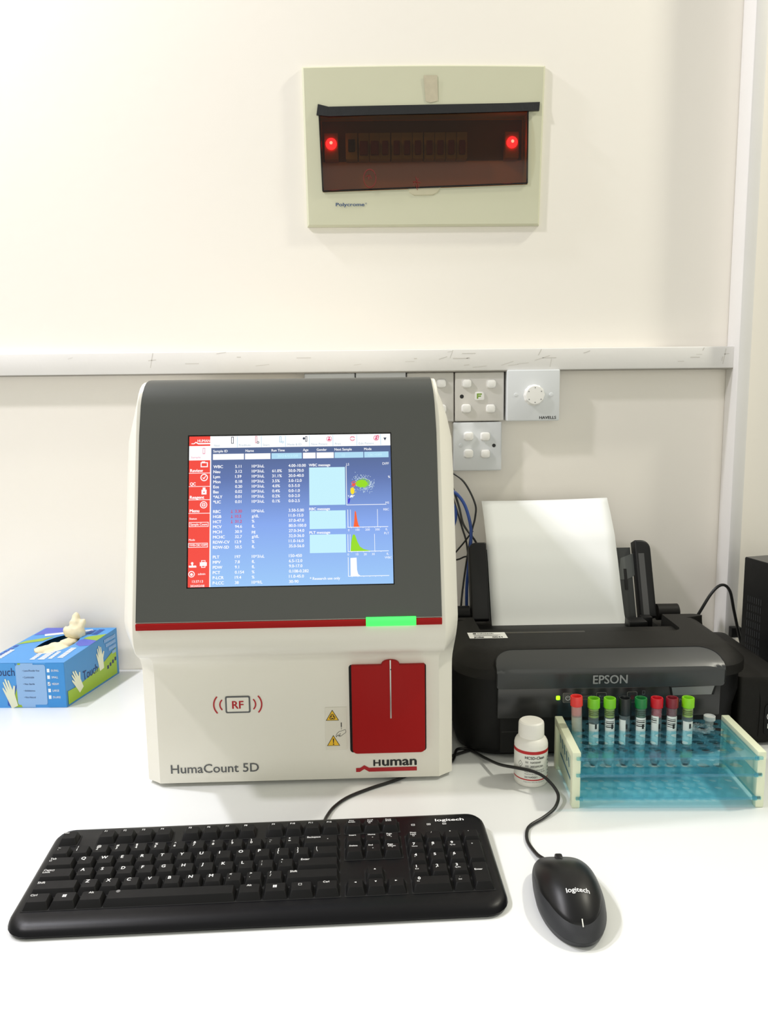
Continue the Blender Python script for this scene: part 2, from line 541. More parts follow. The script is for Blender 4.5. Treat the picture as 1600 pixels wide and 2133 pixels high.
for q in ((-.0045, -.0042, -.0022, .0042), (-.0022, .0020, .0035, .0042), (-.0022, -.0012, .0022, .0010)):
    r.rect(*q, M_GREENP, FRONT(.1757 - cx, -D - .0041, .4595 - cz))
fix_normals(r.build('fuse_button', o))
r = MB(); r.lathe([(.0033, 0), (.003, .0004)], M_INK, FRONT(.1471 - cx, -D, .4591 - cz)); r.build('screw_hole', o)
r = MB(); r.outline(-hw, -hh, hw, hh, .0012, mat('grime', rgb(150, 142, 130), rough=.8), FRONT(0, -.012, 0)); r.build('grime_line', o)
o, hw, hh = plate('switch_plate', 'white switch plate with four rockers, below the row of plates', 'switch plate', 0.1335, 0.2128, .3374, .4172, D, M_PLATE2, 'switch plates on the wall')
cx, cz = .17315, .3773
for x, z in ((.1582, .3942), (.1858, .3938), (.1582, .3658), (.1860, .3654)):
    rocker(o, x - cx, z - cz, D)
r = MB(); r.lathe([(.0030, 0), (.0027, .0004)], M_INK, FRONT(.2001 - cx, -D, .3787 - cz)); r.build('screw_hole', o)
r = MB(); r.lathe([(.0035, 0), (.003, .001), (.001, .0014)], M_PLATE2, FRONT(.1456 - cx, -D, .3794 - cz)); fix_normals(r.build('screw_cap', o))
D2 = 0.034
o, hw, hh = plate('fan_regulator', 'white fan regulator with a round knob, right end of the plates', 'regulator', 0.2190, 0.3045, .4185, .5005, D2, M_PLATE2)
cx, cz = .26175, .4595
r = MB()
kn = []
for rr, zz in ((.0168, 0), (.0168, .002), (.0155, .003), (.0152, .0085), (.0142, .0100), (.006, .0103)):
    kn.append([(rr * (1 + (.02 * math.cos(12 * a) if rr > .015 else 0)) * math.cos(a), rr * (1 + (.02 * math.cos(12 * a) if rr > .015 else 0)) * math.sin(a), zz) for a in [2 * PI * i / 72 for i in range(72)]])
r.loft(kn, M_ROCK, FRONT(.2625 - cx, -D2, .4600 - cz))
M_GREYP = mat('grey_print', rgb(120, 120, 124), rough=.6)
for a in (30, 90, 150, 215, 270, 325):
    r.disc(.0117 * math.cos(math.radians(a)), .0117 * math.sin(math.radians(a)), .0009, M_GREYP, FRONT(.2625 - cx, -D2 - .0104, .46 - cz))
fix_normals(r.build('knob', o))
for x in (.2333, .2905):
    r = MB(); r.lathe([(.0032, 0), (.0028, .0008), (.001, .0010)], M_PLATE2, FRONT(x - cx, -D2, .4605 - cz)); fix_normals(r.build('screw_cap', o))
r = MB()
r.text('HAVELLS', .2992 - cx, .4215 - cz, .0046, M_INK, FRONT(0, -D2 - .0002, 0), w=.0275, align='R', bold=.03)
r.build('lettering', o)

# ---------------------------------------------------------------- blood analyser
TH = 0.0151
an = thing('blood_analyser', 'white and grey benchtop blood analyser with a lit touch screen and red door', 'analyser', (-0.093, 0.9198, TZ), TH)
M_SHELL = mat('analyser_shell', rgb(236, 233, 222), rough=.33, spec=.4, bump=.03, bscale=1800)
M_PANEL = mat('analyser_panel', rgb(77, 79, 76), rough=.45, spec=.3, bump=.03, bscale=2000)
M_RED = mat('signal_red', rgb(160, 20, 20), rough=.5, spec=.15)
LE = math.radians(16); sl, cl = math.sin(LE), math.cos(LE)
LB = 0.372                                    # how far back the cabinet goes
stations = [  # inner y, z, outer y, z
    (0.000, .005, .013, .005), (0.000, .060, .013, .060), (0.000, .145, .013, .140), (-.0015, .154, .0115, .149), (-.007, .162, .006, .158),
    (-.020, .1695, -.005, .169), (-.040, .1765, -.018, .181), (-.058, .182, -.030, .193), (-.069, .190, -.039, .204), (-.0745, .200, -.0445, .213),
    (-.0765, .212, -.0465, .2205)]
for s in (0.0, .04, .08, .12, .16, .2, .225):
    stations.append((-.0755 + s * sl, .2235 + s * cl, -.0455 + s * sl, .2235 + s * cl))
tops = [(-.0085, .4600), (-.0030, .4690), (.0035, .4755), (.0120, .4798), (.022, .4820), (.034, .4831), (.075, .4836)]
for y, z in tops:
    stations.append((y, z, y + .030, z - (.004 if z > .47 else .002)))


def xo(z):
    t = max(0.0, (z - .405) / .075)
    return .186 - .0200 * min(1.0, t) ** 1.7


def xi(z):
    t = max(0.0, (z - .43) / .05)
    return .1685 - .0030 * min(1.0, t) ** 1.5


w = MB()
rings = []
for yi, zi, yo_, zo in stations:
    a, b = xi(zi), xo(zo)
    mid = ((yi * .55 + yo_ * .45), (zi * .5 + zo * .5), a + (b - a) * .60)
    rings.append([(-b, LB, zo), (-b, yo_ + .006, zo), (-b + .0006, yo_, zo), (-a - .0012, yi + .0012, zi), (-a, yi, zi),
                  (a, yi, zi), (a + .0012, yi + .0012, zi), (b - .0006, yo_, zo), (b, yo_ + .006, zo), (b, LB, zo)])
w.loft(rings, M_SHELL, closed=False, cap0=False, cap1=False)
n = len(rings)
# back, bottom and top closures
w.add(rings[0], [tuple(range(10))], M_SHELL)
w.add([rings[-1][i] for i in range(10)], [tuple(range(10))[::-1]], M_SHELL)
w.add([r[0] for r in rings] + [r[9] for r in rings], [(i, n + i, n + i + 1, i + 1) for i in range(n - 1)], M_SHELL)
body = fix_normals(w.build('body', an, angle=28))
for x in (-.14, .14):
    for y in (.05, .36):
        w = MB(); w.lathe([(.012, 0), (.012, .006)], M_BLACK, Matrix.Translation((x, y, 0))); fix_normals(w.build('foot', an))

# grey display panel with an opening for the screen
PF = frame((0, -.0755, .2255), (1, 0, 0), (0, sl, cl))       # panel plane: x right, y up the slope, z out
pw = .1645
SX0, SX1 = -.1096, .1129
SV0, SV1 = .0380, .2045                      # the screen's lower and upper edge along the slope
w = MB()
prof = [(s, 0.0) for s in (.0012, SV0 - .0012, SV1 + .0012, .240)]
pts = [(PF @ Vector((0, s, .0018))) for s, _ in prof] + [Vector((0, y, z)) for y, z in ((-.0078, .4648), (-.0030, .4716), (.0030, .4773), (.0110, .4817), (.021, .4840), (.034, .4851), (.12, .4854))]
cols = lambda z: (-(xi(z) - .004), SX0 - .0012, SX1 + .0012, xi(z) - .004)
vs = []; fs = []
for p in pts:
    for x in cols(p.z): vs.append((x, p.y, p.z))
for k in range(len(pts) - 1):
    for c in range(3):
        if k == 1 and c == 1: continue
        fs.append((k * 4 + c, k * 4 + c + 1, k * 4 + c + 5, k * 4 + c + 4))
w.add(vs, fs, M_PANEL)
# edge skirt and the opening's walls
nrm = PF.to_3x3() @ Vector((0, 0, 1))
for side in (0, 3):
    e = [Vector(vs[k * 4 + side]) for k in range(len(pts))]
    w.loft([e, [p + Vector((0, .003, -.0015)) for p in e]], M_PANEL, closed=False, cap0=False, cap1=False)
lo = [Vector(vs[c]) for c in range(4)]
w.loft([lo, [p + Vector((0, .004, 0)) for p in lo]], M_PANEL, closed=False, cap0=False, cap1=False)
q = [Vector(vs[1 * 4 + 1]), Vector(vs[1 * 4 + 2]), Vector(vs[2 * 4 + 2]), Vector(vs[2 * 4 + 1])]
w.loft([q, [p - nrm * .0014 for p in q]], mat('panel_edge', rgb(40, 41, 41), rough=.5), cap0=False, cap1=False)
w.build('display_panel', an, angle=45)

# red stripe with the green status light
w = MB()
w.box((-.1645, -.0787, .2188), (.1645, -.0745, .2258), M_RED, bev=.0004)
w.build('red_stripe', an)
w = MB()
w.box((.0822, -.0796, .2186), (.1364, -.0760, .2282), mat('status_green', rgb(60, 250, 100), rough=.3, emis=rgb(72, 255, 96), estr=.85), bev=.0005)
w.build('status_light', an)

# lit screen: everything it shows is part of it
SM = PF @ Matrix.Translation((SX0, SV0, .0004))
SW, SH = SX1 - SX0, SV1 - SV0
cr = lambda x: (x - 52.0) / 1463.0 * SW       # layout units across
cy_ = lambda y: (1140.0 - y) / 1074.0 * SH    # layout units down
w = MB()
G_W = glow('lit_white', (1, 1, 1, 1), 1.02)
G_P = glow('lit_pale_cyan', rgb(196, 240, 252), 1.0)
G_P2 = glow('lit_pale_blue', rgb(176, 220, 244), 1.0)
G_R = glow('lit_red', rgb(244, 70, 58), 1.0)
G_PINK = glow('lit_pink', rgb(226, 70, 120), 1.0)
G_MAG = glow('lit_soft_red', rgb(214, 60, 96), 1.0)
G_GREY = glow('lit_grey', rgb(170, 190, 205), 1.0)
G_DK = glow('lit_dark', rgb(40, 52, 74), 1.0)
G_Y = glow('lit_yellow', rgb(250, 225, 40), 1.0)
G_G = glow('lit_lime', rgb(150, 220, 20), 1.0)
G_O = glow('lit_orange', rgb(252, 96, 40), 1.0)
G_B = glow('lit_blue', rgb(60, 50, 210), 1.0)
G_PAT = glow('lit_pattern', rgb(210, 230, 240), 1.0)
bg = bpy.data.materials.new('lit_background'); bg.use_nodes = True
nt = bg.node_tree; pb = nt.nodes['Principled BSDF']
pb.inputs['Base Color'].default_value = (.01, .01, .01, 1); pb.inputs['Roughness'].default_value = .35
tcn = nt.nodes.new('ShaderNodeTexCoord'); sx = nt.nodes.new('ShaderNodeSeparateXYZ'); rp = nt.nodes.new('ShaderNodeValToRGB')
mr = nt.nodes.new('ShaderNodeMapRange')
mr.inputs['From Min'].default_value = .262; mr.inputs['From Max'].default_value = .424
nt.links.new(tcn.outputs['Object'], sx.inputs[0]); nt.links.new(sx.outputs['Z'], mr.inputs['Value']); nt.links.new(mr.outputs[0], rp.inputs[0])
rp.color_ramp.elements[0].color = rgb(150, 196, 246); rp.color_ramp.elements[1].color = rgb(66, 84, 118)
e = rp.color_ramp.elements.new(.40); e.color = rgb(128, 164, 236)
e = rp.color_ramp.elements.new(.70); e.color = rgb(88, 112, 172)
nt.links.new(rp.outputs[0], pb.inputs['Emission Color']); pb.inputs['Emission Strength'].default_value = 1.0
w.rect(-.0011, -.0011, SW + .0011, SH + .0011, M_DARK, SM, -.0002)
w.rect(0, 0, SW, SH, bg, SM, 0)
Z1, Z2, Z3 = .00012, .00024, .00036
R_ = lambda x0, y0, x1, y1, m, z=Z1: w.rect(cr(x0), cy_(y1), cr(x1), cy_(y0), m, SM, z)
T_ = lambda s, x, y, h, m, z=Z2, ww=None, al='L', bo=.02: w.text(s, cr(x), cy_(y), h / 1074.0 * SH, m, SM, z, (ww / 1463.0 * SW if ww else None), al, bo)
LN = lambda x0, y0, x1, y1, t, m, z=Z2: w.line((cr(x0), cy_(y0)), (cr(x1), cy_(y1)), t / 1463 * SW, m, SM, z)
OB = lambda x0, y0, x1, y1, t, m, z=Z2: w.outline(cr(x0), cy_(y1), cr(x1), cy_(y0), t / 1463 * SW, m, SM, z)
CI = lambda x, y, r0, r1, m, z=Z2, a0=0, a1=360: w.arc(cr(x), cy_(y), r0 / 1463 * SW, r1 / 1463 * SW, a0, a1, m, SM, z)
DI = lambda x, y, r, m, z=Z2: w.disc(cr(x), cy_(y), r / 1463 * SW, m, SM, z, 14)
R_(52, 66, 204, 1140, G_R)
R_(204, 66, 212, 1140, G_W)
R_(212, 66, 1515, 152, G_W)
R_(52, 136, 204, 238, G_W, Z2)
# side bar
w.poly([(cr(x), cy_(y)) for x, y in ((68, 122), (68, 116), (86, 116), (100, 104), (118, 114), (204, 114), (204, 124), (118, 124), (100, 113), (88, 122))], G_W, SM, Z2)
T_('HUMAN', 112, 108, 20, G_W, ww=90)
R_(150, 150, 168, 195, glow('lit_soft_pink', rgb(240, 170, 190)), Z3); R_(154, 156, 164, 188, G_W, .00048)
T_('Sample', 66, 224, 12, glow('lit_soft_pink', rgb(240, 170, 190)), Z3, 70)
for y in (238, 332, 428, 524, 620): R_(52, y - 2, 204, y + 2, G_W, Z2)
for s, y, ww in (('Review', 324, 94), ('QC', 420, 42), ('Reagent', 516, 104), ('Menu', 612, 70)): T_(s, 60, y, 22, G_W, ww=ww, bo=.04)
OB(136, 254, 188, 290, 7, G_W); R_(144, 248, 168, 256, G_W, Z2)
CI(162, 364, 20, 27, G_W); LN(152, 364, 160, 374, 6, G_W); LN(160, 374, 174, 352, 6, G_W)
R_(144, 452, 180, 486, G_W, Z2); R_(152, 436, 172, 452, G_W, Z2); w.poly([(cr(x), cy_(y)) for x, y in ((154, 474), (162, 462), (170, 474))], G_R, SM, Z3)
CI(160, 560, 20, 26, G_W); DI(160, 560, 14, G_W); R_(158, 548, 162, 572, G_R, Z3); R_(148, 558, 172, 562, G_R, Z3)
T_('Status', 58, 664, 14, G_W, ww=54); OB(56, 682, 196, 716, 4, G_W); T_('Sample Count', 66, 706, 16, G_W, ww=122)
T_('Mode', 56, 814, 14, G_W, ww=44); OB(52, 830, 192, 862, 4, G_W); T_('VWB-CBC+DIFF', 60, 852, 15, G_W, ww=126)
DI(82, 972, 9, G_W); R_(62, 992, 112, 1002, G_W, Z2); R_(78, 976, 88, 994, G_W, Z2)
for x in (66, 84, 102): R_(x - 8, 988, x + 8, 1000, G_W, Z3)
R_(136, 966, 186, 992, G_W, Z2); OB(146, 952, 176, 968, 4, G_W); OB(146, 984, 176, 1004, 5, G_W, Z3)
CI(78, 1048, 17, 23, G_W); DI(78, 1050, 10, G_W); T_('admin', 124, 1054, 14, G_W, ww=52)
T_('13:37:13', 82, 1108, 18, G_W, ww=78, bo=.01); T_('2024/03/08', 70, 1138, 16, G_W, ww=100, bo=.01)
# top row of buttons
for x in (400, 574, 750, 924, 1096, 1270, 1444): R_(x - 2, 70, x + 2, 150, glow('lit_rule', rgb(190, 222, 240)), Z2)
for s, x, ww in (('Next', 232, 42), ('Predilute', 412, 84), ('Start', 586, 48), ('Mode & ID', 764, 102), ('New Patient', 938, 118), ('Print', 1110, 44), ('Edit Patient', 1284, 110)):
    T_(s, x, 142, 16, G_GREY, ww=ww, bo=0)
OB(356, 72, 374, 122, 4, G_DK); OB(530, 70, 544, 120, 3, G_MAG); CI(550, 116, 5, 9, G_DK); OB(706, 74, 720, 118, 3, glow('lit_sky', rgb(130, 190, 220)))
DI(884, 92, 9, G_DK); OB(894, 76, 908, 116, 4, G_DK); CI(730, 116, 5, 8, glow('lit_sky', rgb(130, 190, 220)))
CI(1068, 98, 17, 20, G_PINK); DI(1068, 90, 6, G_PINK); R_(1058, 98, 1078, 110, G_PINK, Z2)
CI(1238, 98, 14, 18, G_PINK); R_(1222, 92, 1256, 106, G_W, Z3); OB(1222, 88, 1256, 108, 3, G_PINK, Z3)
CI(1412, 96, 16, 20, G_PINK); DI(1412, 90, 6, G_PINK); R_(1403, 97, 1421, 108, G_PINK, Z2); CI(1424, 84, 6, 10, G_PINK)
w.poly([(cr(x), cy_(y)) for x, y in ((1464, 94), (1476, 116), (1488, 94))], G_DK, SM, Z2)
# patient strip
for s, x, ww in (('Sample ID', 226, 104), ('Name', 460, 60), ('Run Time', 648, 96), ('Age', 876, 40), ('Gender', 976, 74), ('Next Sample', 1106, 126), ('Mode', 1322, 54)):
    T_(s, x, 184, 18, G_W, ww=ww, bo=.02)
for x0, x1, m in ((224, 448, G_W), (456, 640, G_W), (648, 868, G_P2), (876, 968, G_W), (975, 1100, G_W), (1106, 1316, G_P2), (1322, 1500, G_P2)):
    R_(x0, 196, x1, 238, m)
T_('2024/03/08', 690, 226, 18, G_P, ww=150); T_('12', 1160, 226, 18, G_P); T_('CBC+DIFF', 1350, 226, 16, G_P)
# results
rows = [('WBC', '5.11', '10^3/uL', '', '4.00-10.00'), ('Neu', '3.12', '10^3/uL', '61.0%', '50.0-70.0'), ('Lym', '1.59', '10^3/uL', '31.1%', '20.0-40.0'),
        ('Mon', '0.18', '10^3/uL', '3.5%', '3.0-12.0'), ('Eos', '0.20', '10^3/uL', '4.0%', '0.5-5.0'), ('Bas', '0.02', '10^3/uL', '0.4%', '0.0-1.0'),
        ('*ALY', '0.01', '10^3/uL', '0.2%', '0.0-2.0'), ('*LIC', '0.01', '10^3/uL', '0.1%', '0.0-2.5'), None,
        ('RBC', '3.30', '10^6/uL', '', '3.50-5.00'), ('HGB', '10.2', 'g/dL', '', '11.0-15.0'), ('HCT', '31.2', '%', '', '37.0-47.0'),
        ('MCV', '94.6', 'fL', '', '80.0-100.0'), ('MCH', '30.9', 'pg', '', '27.0-34.0'), ('MCHC', '32.7', 'g/dL', '', '32.0-36.0'),
        ('RDW-CV', '12.9', '%', '', '11.0-16.0'), ('RDW-SD', '50.5', 'fL', '', '35.0-56.0'), None,
        ('PLT', '197', '10^3/uL', '', '150-450'), ('MPV', '7.8', 'fL', '', '6.5-12.0'), ('PDW', '9.1', 'fL', '', '9.0-17.0'),
        ('PCT', '0.154', '%', '', '0.108-0.282'), ('P-LCR', '19.4', '%', '', '11.0-45.0'), ('P-LCC', '38', '10^9/L', '', '30-90')]
y = 298.0
for r in rows:
    if r is None:
        y += 32; continue
    T_(r[0], 228, y, 21, G_W, bo=.03)
    red = r[0] in ('RBC', 'HGB', 'HCT')
    T_(r[1], 385, y, 21, G_MAG if red else G_W, bo=.02)
    if red: LN(362, y - 20, 362, y + 2, 4, G_MAG); LN(355, y, 369, y, 4, G_MAG)
    T_(r[2], 505, y, 21, G_W, bo=.02); T_(r[3], 652, y, 21, G_W, bo=.02); T_(r[4], 770, y, 21, G_W, bo=.02)
    y += 36.2
for s, yy in (('WBC message', 296), ('RBC message', 612), ('PLT message', 780)): T_(s, 918, yy, 19, G_W, ww=156 if yy < 400 else 150, bo=.03)
R_(920, 304, 1180, 576, G_P); R_(920, 616, 1180, 746, G_P); R_(920, 786, 1180, 916, G_P)
T_('* Research use only', 918, 1104, 19, G_W, ww=216, bo=.02)
# scatter plot
LN(1189, 296, 1189, 578, 4, G_W); LN(1187, 578, 1476, 578, 4, G_W)
T_('LS', 1190, 294, 18, G_W, bo=0); T_('DIFF', 1454, 292, 18, G_W, bo=0); T_('MS', 1470, 574, 16, G_W, bo=0); T_('%', 1492, 388, 16, G_W, bo=.02)
rs = random.Random(5)
for k in range(430):
    x, yv = rs.gauss(1318, 36), rs.gauss(428, 26)
    x += (yv - 428) * .25
    if 1225 < x < 1390 and 340 < yv < 520: w.rect(cr(x), cy_(yv), cr(x + 4), cy_(yv - 4), G_G if (abs(x - 1305) / 52) ** 2 + (abs(yv - 426) / 34) ** 2 < 1 else G_PAT, SM, Z2 + .00002 * (k % 3))
w.disc(cr(1298), cy_(426), 44 / 1463 * SW, G_G, SM, Z2, 18, 27 / 1463 * SW)
for k in range(60):
    x, yv = rs.gauss(1240, 7), rs.gauss(432, 9); w.rect(cr(x), cy_(yv), cr(x + 5), cy_(yv - 5), glow('lit_coral', rgb(236, 90, 70)), SM, Z3)
w.disc(cr(1232), cy_(478), 15 / 1463 * SW, G_Y, SM, Z2, 14, 26 / 1463 * SW)
for k in range(50):
    x, yv = rs.gauss(1232, 8), rs.gauss(480, 14); w.rect(cr(x), cy_(yv), cr(x + 5), cy_(yv - 5), G_Y, SM, Z3)
for k in range(24):
    x, yv = rs.gauss(1222, 9), rs.gauss(520, 7); w.rect(cr(x), cy_(yv), cr(x + 5), cy_(yv - 5), G_W, SM, Z3)
w.poly([(cr(x), cy_(yv)) for x, yv in ((1199, 566), (1200, 535), (1214, 528), (1216, 536), (1208, 566))], G_B, SM, Z2)
# histograms
for y0, y1, vx in ((612, 738, (1196, 1215, 1410)), (788, 910, (1194, 1210, 1386)), (950, 1084, (1194,))):
    for i, x in enumerate(vx): LN(x, y0, x, y1, 3 if i else 4, G_W)
    LN(1192, y1, 1486, y1, 4, G_W)
    for x in range(1220, 1440, 42): LN(x, y1, x, y1 + 6, 3, G_W)
w.poly([(cr(x), cy_(yv)) for x, yv in ((1236, 736), (1242, 690), (1246, 628), (1250, 620), (1256, 632), (1264, 690), (1272, 724), (1282, 736))], G_O, SM, Z3)
w.poly([(cr(x), cy_(yv)) for x, yv in ((1212, 908), (1218, 840), (1228, 796), (1236, 788), (1246, 794), (1262, 840), (1280, 876), (1306, 894), (1360, 908))], G_G, SM, Z3)
w.poly([(cr(x), cy_(yv)) for x, yv in ((1210, 1082), (1210, 956), (1254, 954), (1256, 1040), (1264, 1070), (1280, 1082))], G_W, SM, Z3)
for s, x, yv in (('0', 1196, 766), ('100', 1250, 764), ('200', 1320, 764), ('300', 1392, 764), ('fL', 1466, 764), ('0', 1190, 938), ('10', 1250, 938), ('20', 1306, 938), ('30', 1364, 938), ('fL', 1470, 938), ('RBC', 1454, 622), ('PLT', 1456, 792), ('WBC', 1456, 964)):
    T_(s, x, yv, 16, G_W, bo=0)
w.build('screen', an)

# red door with its probe slot
w = MB()
DF = FRONT(0, 0, 0)
w.slab(rrect(.0610, .0385, .1530, .1490, .004), -.001, .0006, M_DARK, DF)
w.build('door_recess', an)
w = MB()
door = rrect(.0640, .0390, .1512, .1490, (.0055, .0055, .0012, .0012), 5)
# the rounded tab in the middle of the upper edge
top = [p for p in door]
k0 = max(i for i, p in enumerate(door) if p[0] > .14 and p[1] > .147)
arcpts = [(.1105 + .0108 * math.cos(math.radians(a)), .1490 + .0062 * math.sin(math.radians(a))) for a in range(0, 181, 15)]
door = door[:k0 + 1] + arcpts + door[k0 + 1:]
w.slab(door, .0006, .0062, M_RED, DF, bev=.0010)
dr = fix_normals(w.build('door', an, angle=40))
w = MB()
w.box((.1094, -.0066, .0830), (.1112, -.0058, .1552), mat('steel', rgb(190, 186, 182), rough=.3, metal=.6), bev=.0003)
w.disc(.1108, .1438, .0007, M_INK, FRONT(0, -.0069, 0))
w.build('probe_slot', dr)
# marks on the lower front
FM = FRONT(0, -.00035, 0)
M_LRED = mat('logo_red', rgb(178, 16, 28), rough=.5)
M_LGREY = mat('logo_grey', rgb(92, 94, 96), rough=.5)
w = MB()
w.slab(rrect(-.0865, .0920, -.0568, .1132, .0022), .0, .0002, M_LGREY, FM)
w.slab(rrect(-.0846, .0939, -.0587, .1113, .0012), .0001, .00035, M_SHELL, FM)
w.text('RF', -.0716, .0977, .0098, M_LRED, FM, .0005, w=.0138, align='C', bold=.025, hum=True)
for sgn in (0, 180):
    cxr = -.0845 if sgn else -.0590
    w.arc(cxr, .1025, .0076, .0092, sgn - 48, sgn + 48, M_LRED, FM, .0002)
    w.arc(cxr + (-.0008 if sgn else .0008), .1025, .0140, .0157, sgn - 44, sgn + 44, M_LRED, FM, .0002)
w.build('reader_mark', an)
w = MB(); w.text('HumaCount 5D', -.1550, .0175, .0113, M_LGREY, FM, .0001, w=.1055, bold=.012, hum=True); w.build('product_lettering', an)
w = MB()
w.text('H', .0885, .0206, .0080, M_INK, FM, .0001, w=.0088, bold=.035, hum=True)
w.text('uman', .0990, .0206, .0118, M_INK, FM, .0001, w=.0422, bold=.03, hum=True)
w.poly([(.0675, .0184), (.0675, .0133), (.0720, .0133), (.0775, .0168), (.0832, .0133), (.1412, .0133), (.1412, .0184), (.0833, .0184), (.0775, .0218), (.0725, .0184)], M_LRED, FM, .0001)
w.build('maker_logo', an)
w = MB()
w.slab(rrect(.0318, .0425, .0575, .0962, .0008), 0, .00015, mat('clear_label', rgb(230, 226, 213), rough=.25), FM)
M_YEL = mat('warning_yellow', rgb(238, 190, 40), rough=.45)
for cx, cz in ((.0403, .0797), (.0410, .0477)):
    w.poly([(cx - .0079, cz), (cx + .0079, cz), (cx, cz + .0136)], M_INK, FM, .0003)
    w.poly([(cx - .0068, cz + .0006), (cx + .0068, cz + .0006), (cx, cz + .0123)], M_YEL, FM, .0004)
cx, cz = .0403, .0797
for a in (90, 210, 330):
    w.arc(cx + .0017 * math.cos(math.radians(a)), cz + .0044 + .0017 * math.sin(math.radians(a)), .0013, .0021, a - 145, a + 145, M_INK, FM, .0005)
w.arc(cx, cz + .0044, .0016, .0020, 0, 360, M_INK, FM, .0006)
cx, cz = .0410, .0477
w.poly([(cx - .0008, cz + .0092), (cx - .0004, cz + .0035), (cx + .0004, cz + .0035), (cx + .0008, cz + .0092)], M_INK, FM, .0005)
w.disc(cx, cz + .0020, .0008, M_INK, FM, .0005)
w.line((.0508, .0715), (.0508, .0770), .0011, M_INK, FM, .0003); w.line((.0508, .0680), (.0508, .0720), .0004, M_INK, FM, .0003)
hand = [(.0440, .0600), (.0452, .0628), (.0480, .0655), (.0520, .0668), (.0555, .0680), (.0562, .0660), (.0560, .0642), (.0530, .0622), (.0505, .0600), (.0490, .0592), (.0472, .0598), (.0490, .0620)]
for a, b in zip(hand, hand[1:]): w.line(a, b, .00045, M_INK, FM, .0003)
for a, b in (((.0462, .0606), (.0478, .0616)), ((.0478, .0602), (.0500, .0610)), ((.0485, .0625), (.0500, .0632)), ((.0442, .0600), (.0447, .0588)), ((.0447, .0588), (.0462, .0615))):
    w.line(a, b, .0005, M_INK, FM, .0003)
w.build('warning_label', an)

# ---------------------------------------------------------------- keyboard
KT = .0405
kb = thing('keyboard', 'long black wired keyboard with white legends, in front of the analyser', 'keyboard', (-.1084, .7292, TZ), KT)
M_KB = mat('keyboard_black', rgb(13, 13, 16), rough=.34, spec=.22, bump=.05, bscale=1600)
M_KEY = mat('key_black', rgb(17, 17, 18), rough=.5, spec=.2, bump=.05, bscale=1800)
KW, KD = .450, .155
deck = lambda y: .0108 + (y + .0775) * .052
w = MB()
rings = []
for ins, insf, fr in ((.004, .005, 0.0), (.0012, .0015, .10), (.0, .0, .35), (.0008, .0022, .62), (.0026, .0062, .84), (.0052, .0115, .96), (.0085, .0170, 1.0)):
    pts = rrect(-KW / 2 + ins, -KD / 2 + insf, KW / 2 - ins, KD / 2 - ins, (max(.006, .022 - ins), max(.006, .022 - ins), max(.008, .020 - ins), max(.008, .020 - ins)), 6)
    rings.append([(x, y - (.003 * (1 - (x / (KW / 2)) ** 2) if y < -.05 else 0), fr * deck(y)) for x, y in pts])
w.loft(rings, M_KB)
fix_normals(w.build('case', kb, angle=40))
dm = Matrix.Shear('XY', 4, (0, 0)) if False else Matrix.Identity(4)
DK = frame((0, 0, deck(0)), (1, 0, 0), (0, 1, .052))         # deck plane
U = .01905
X0 = -.2150
rowY = {0: .0512, 1: .0258, 2: .0080, 3: -.0098, 4: -.0276, 5: -.0454}
w = MB()
for x0, x1, y0, y1 in ((X0, X0 + U, 0, 0), (X0 + 2 * U, X0 + 6 * U, 0, 0), (X0 + 6.5 * U, X0 + 10.5 * U, 0, 0), (X0 + 11 * U, X0 + 15 * U, 0, 0), (X0 + 15.25 * U, X0 + 18.25 * U, 0, 0),
                       (X0, X0 + 15 * U, 5, 1), (X0 + 15.25 * U, X0 + 18.25 * U, 2, 1), (X0 + 15.25 * U, X0 + 18.25 * U, 5, 5), (X0 + 16.25 * U, X0 + 17.25 * U, 4, 4), (X0 + 18.5 * U, X0 + 22.5 * U, 5, 1)):
    w.rect(x0 - .0007, rowY[y0] - .0095, x1 + .0007, rowY[y1] + .0095, M_DARK, DK, .0003)
w.build('key_well', kb)


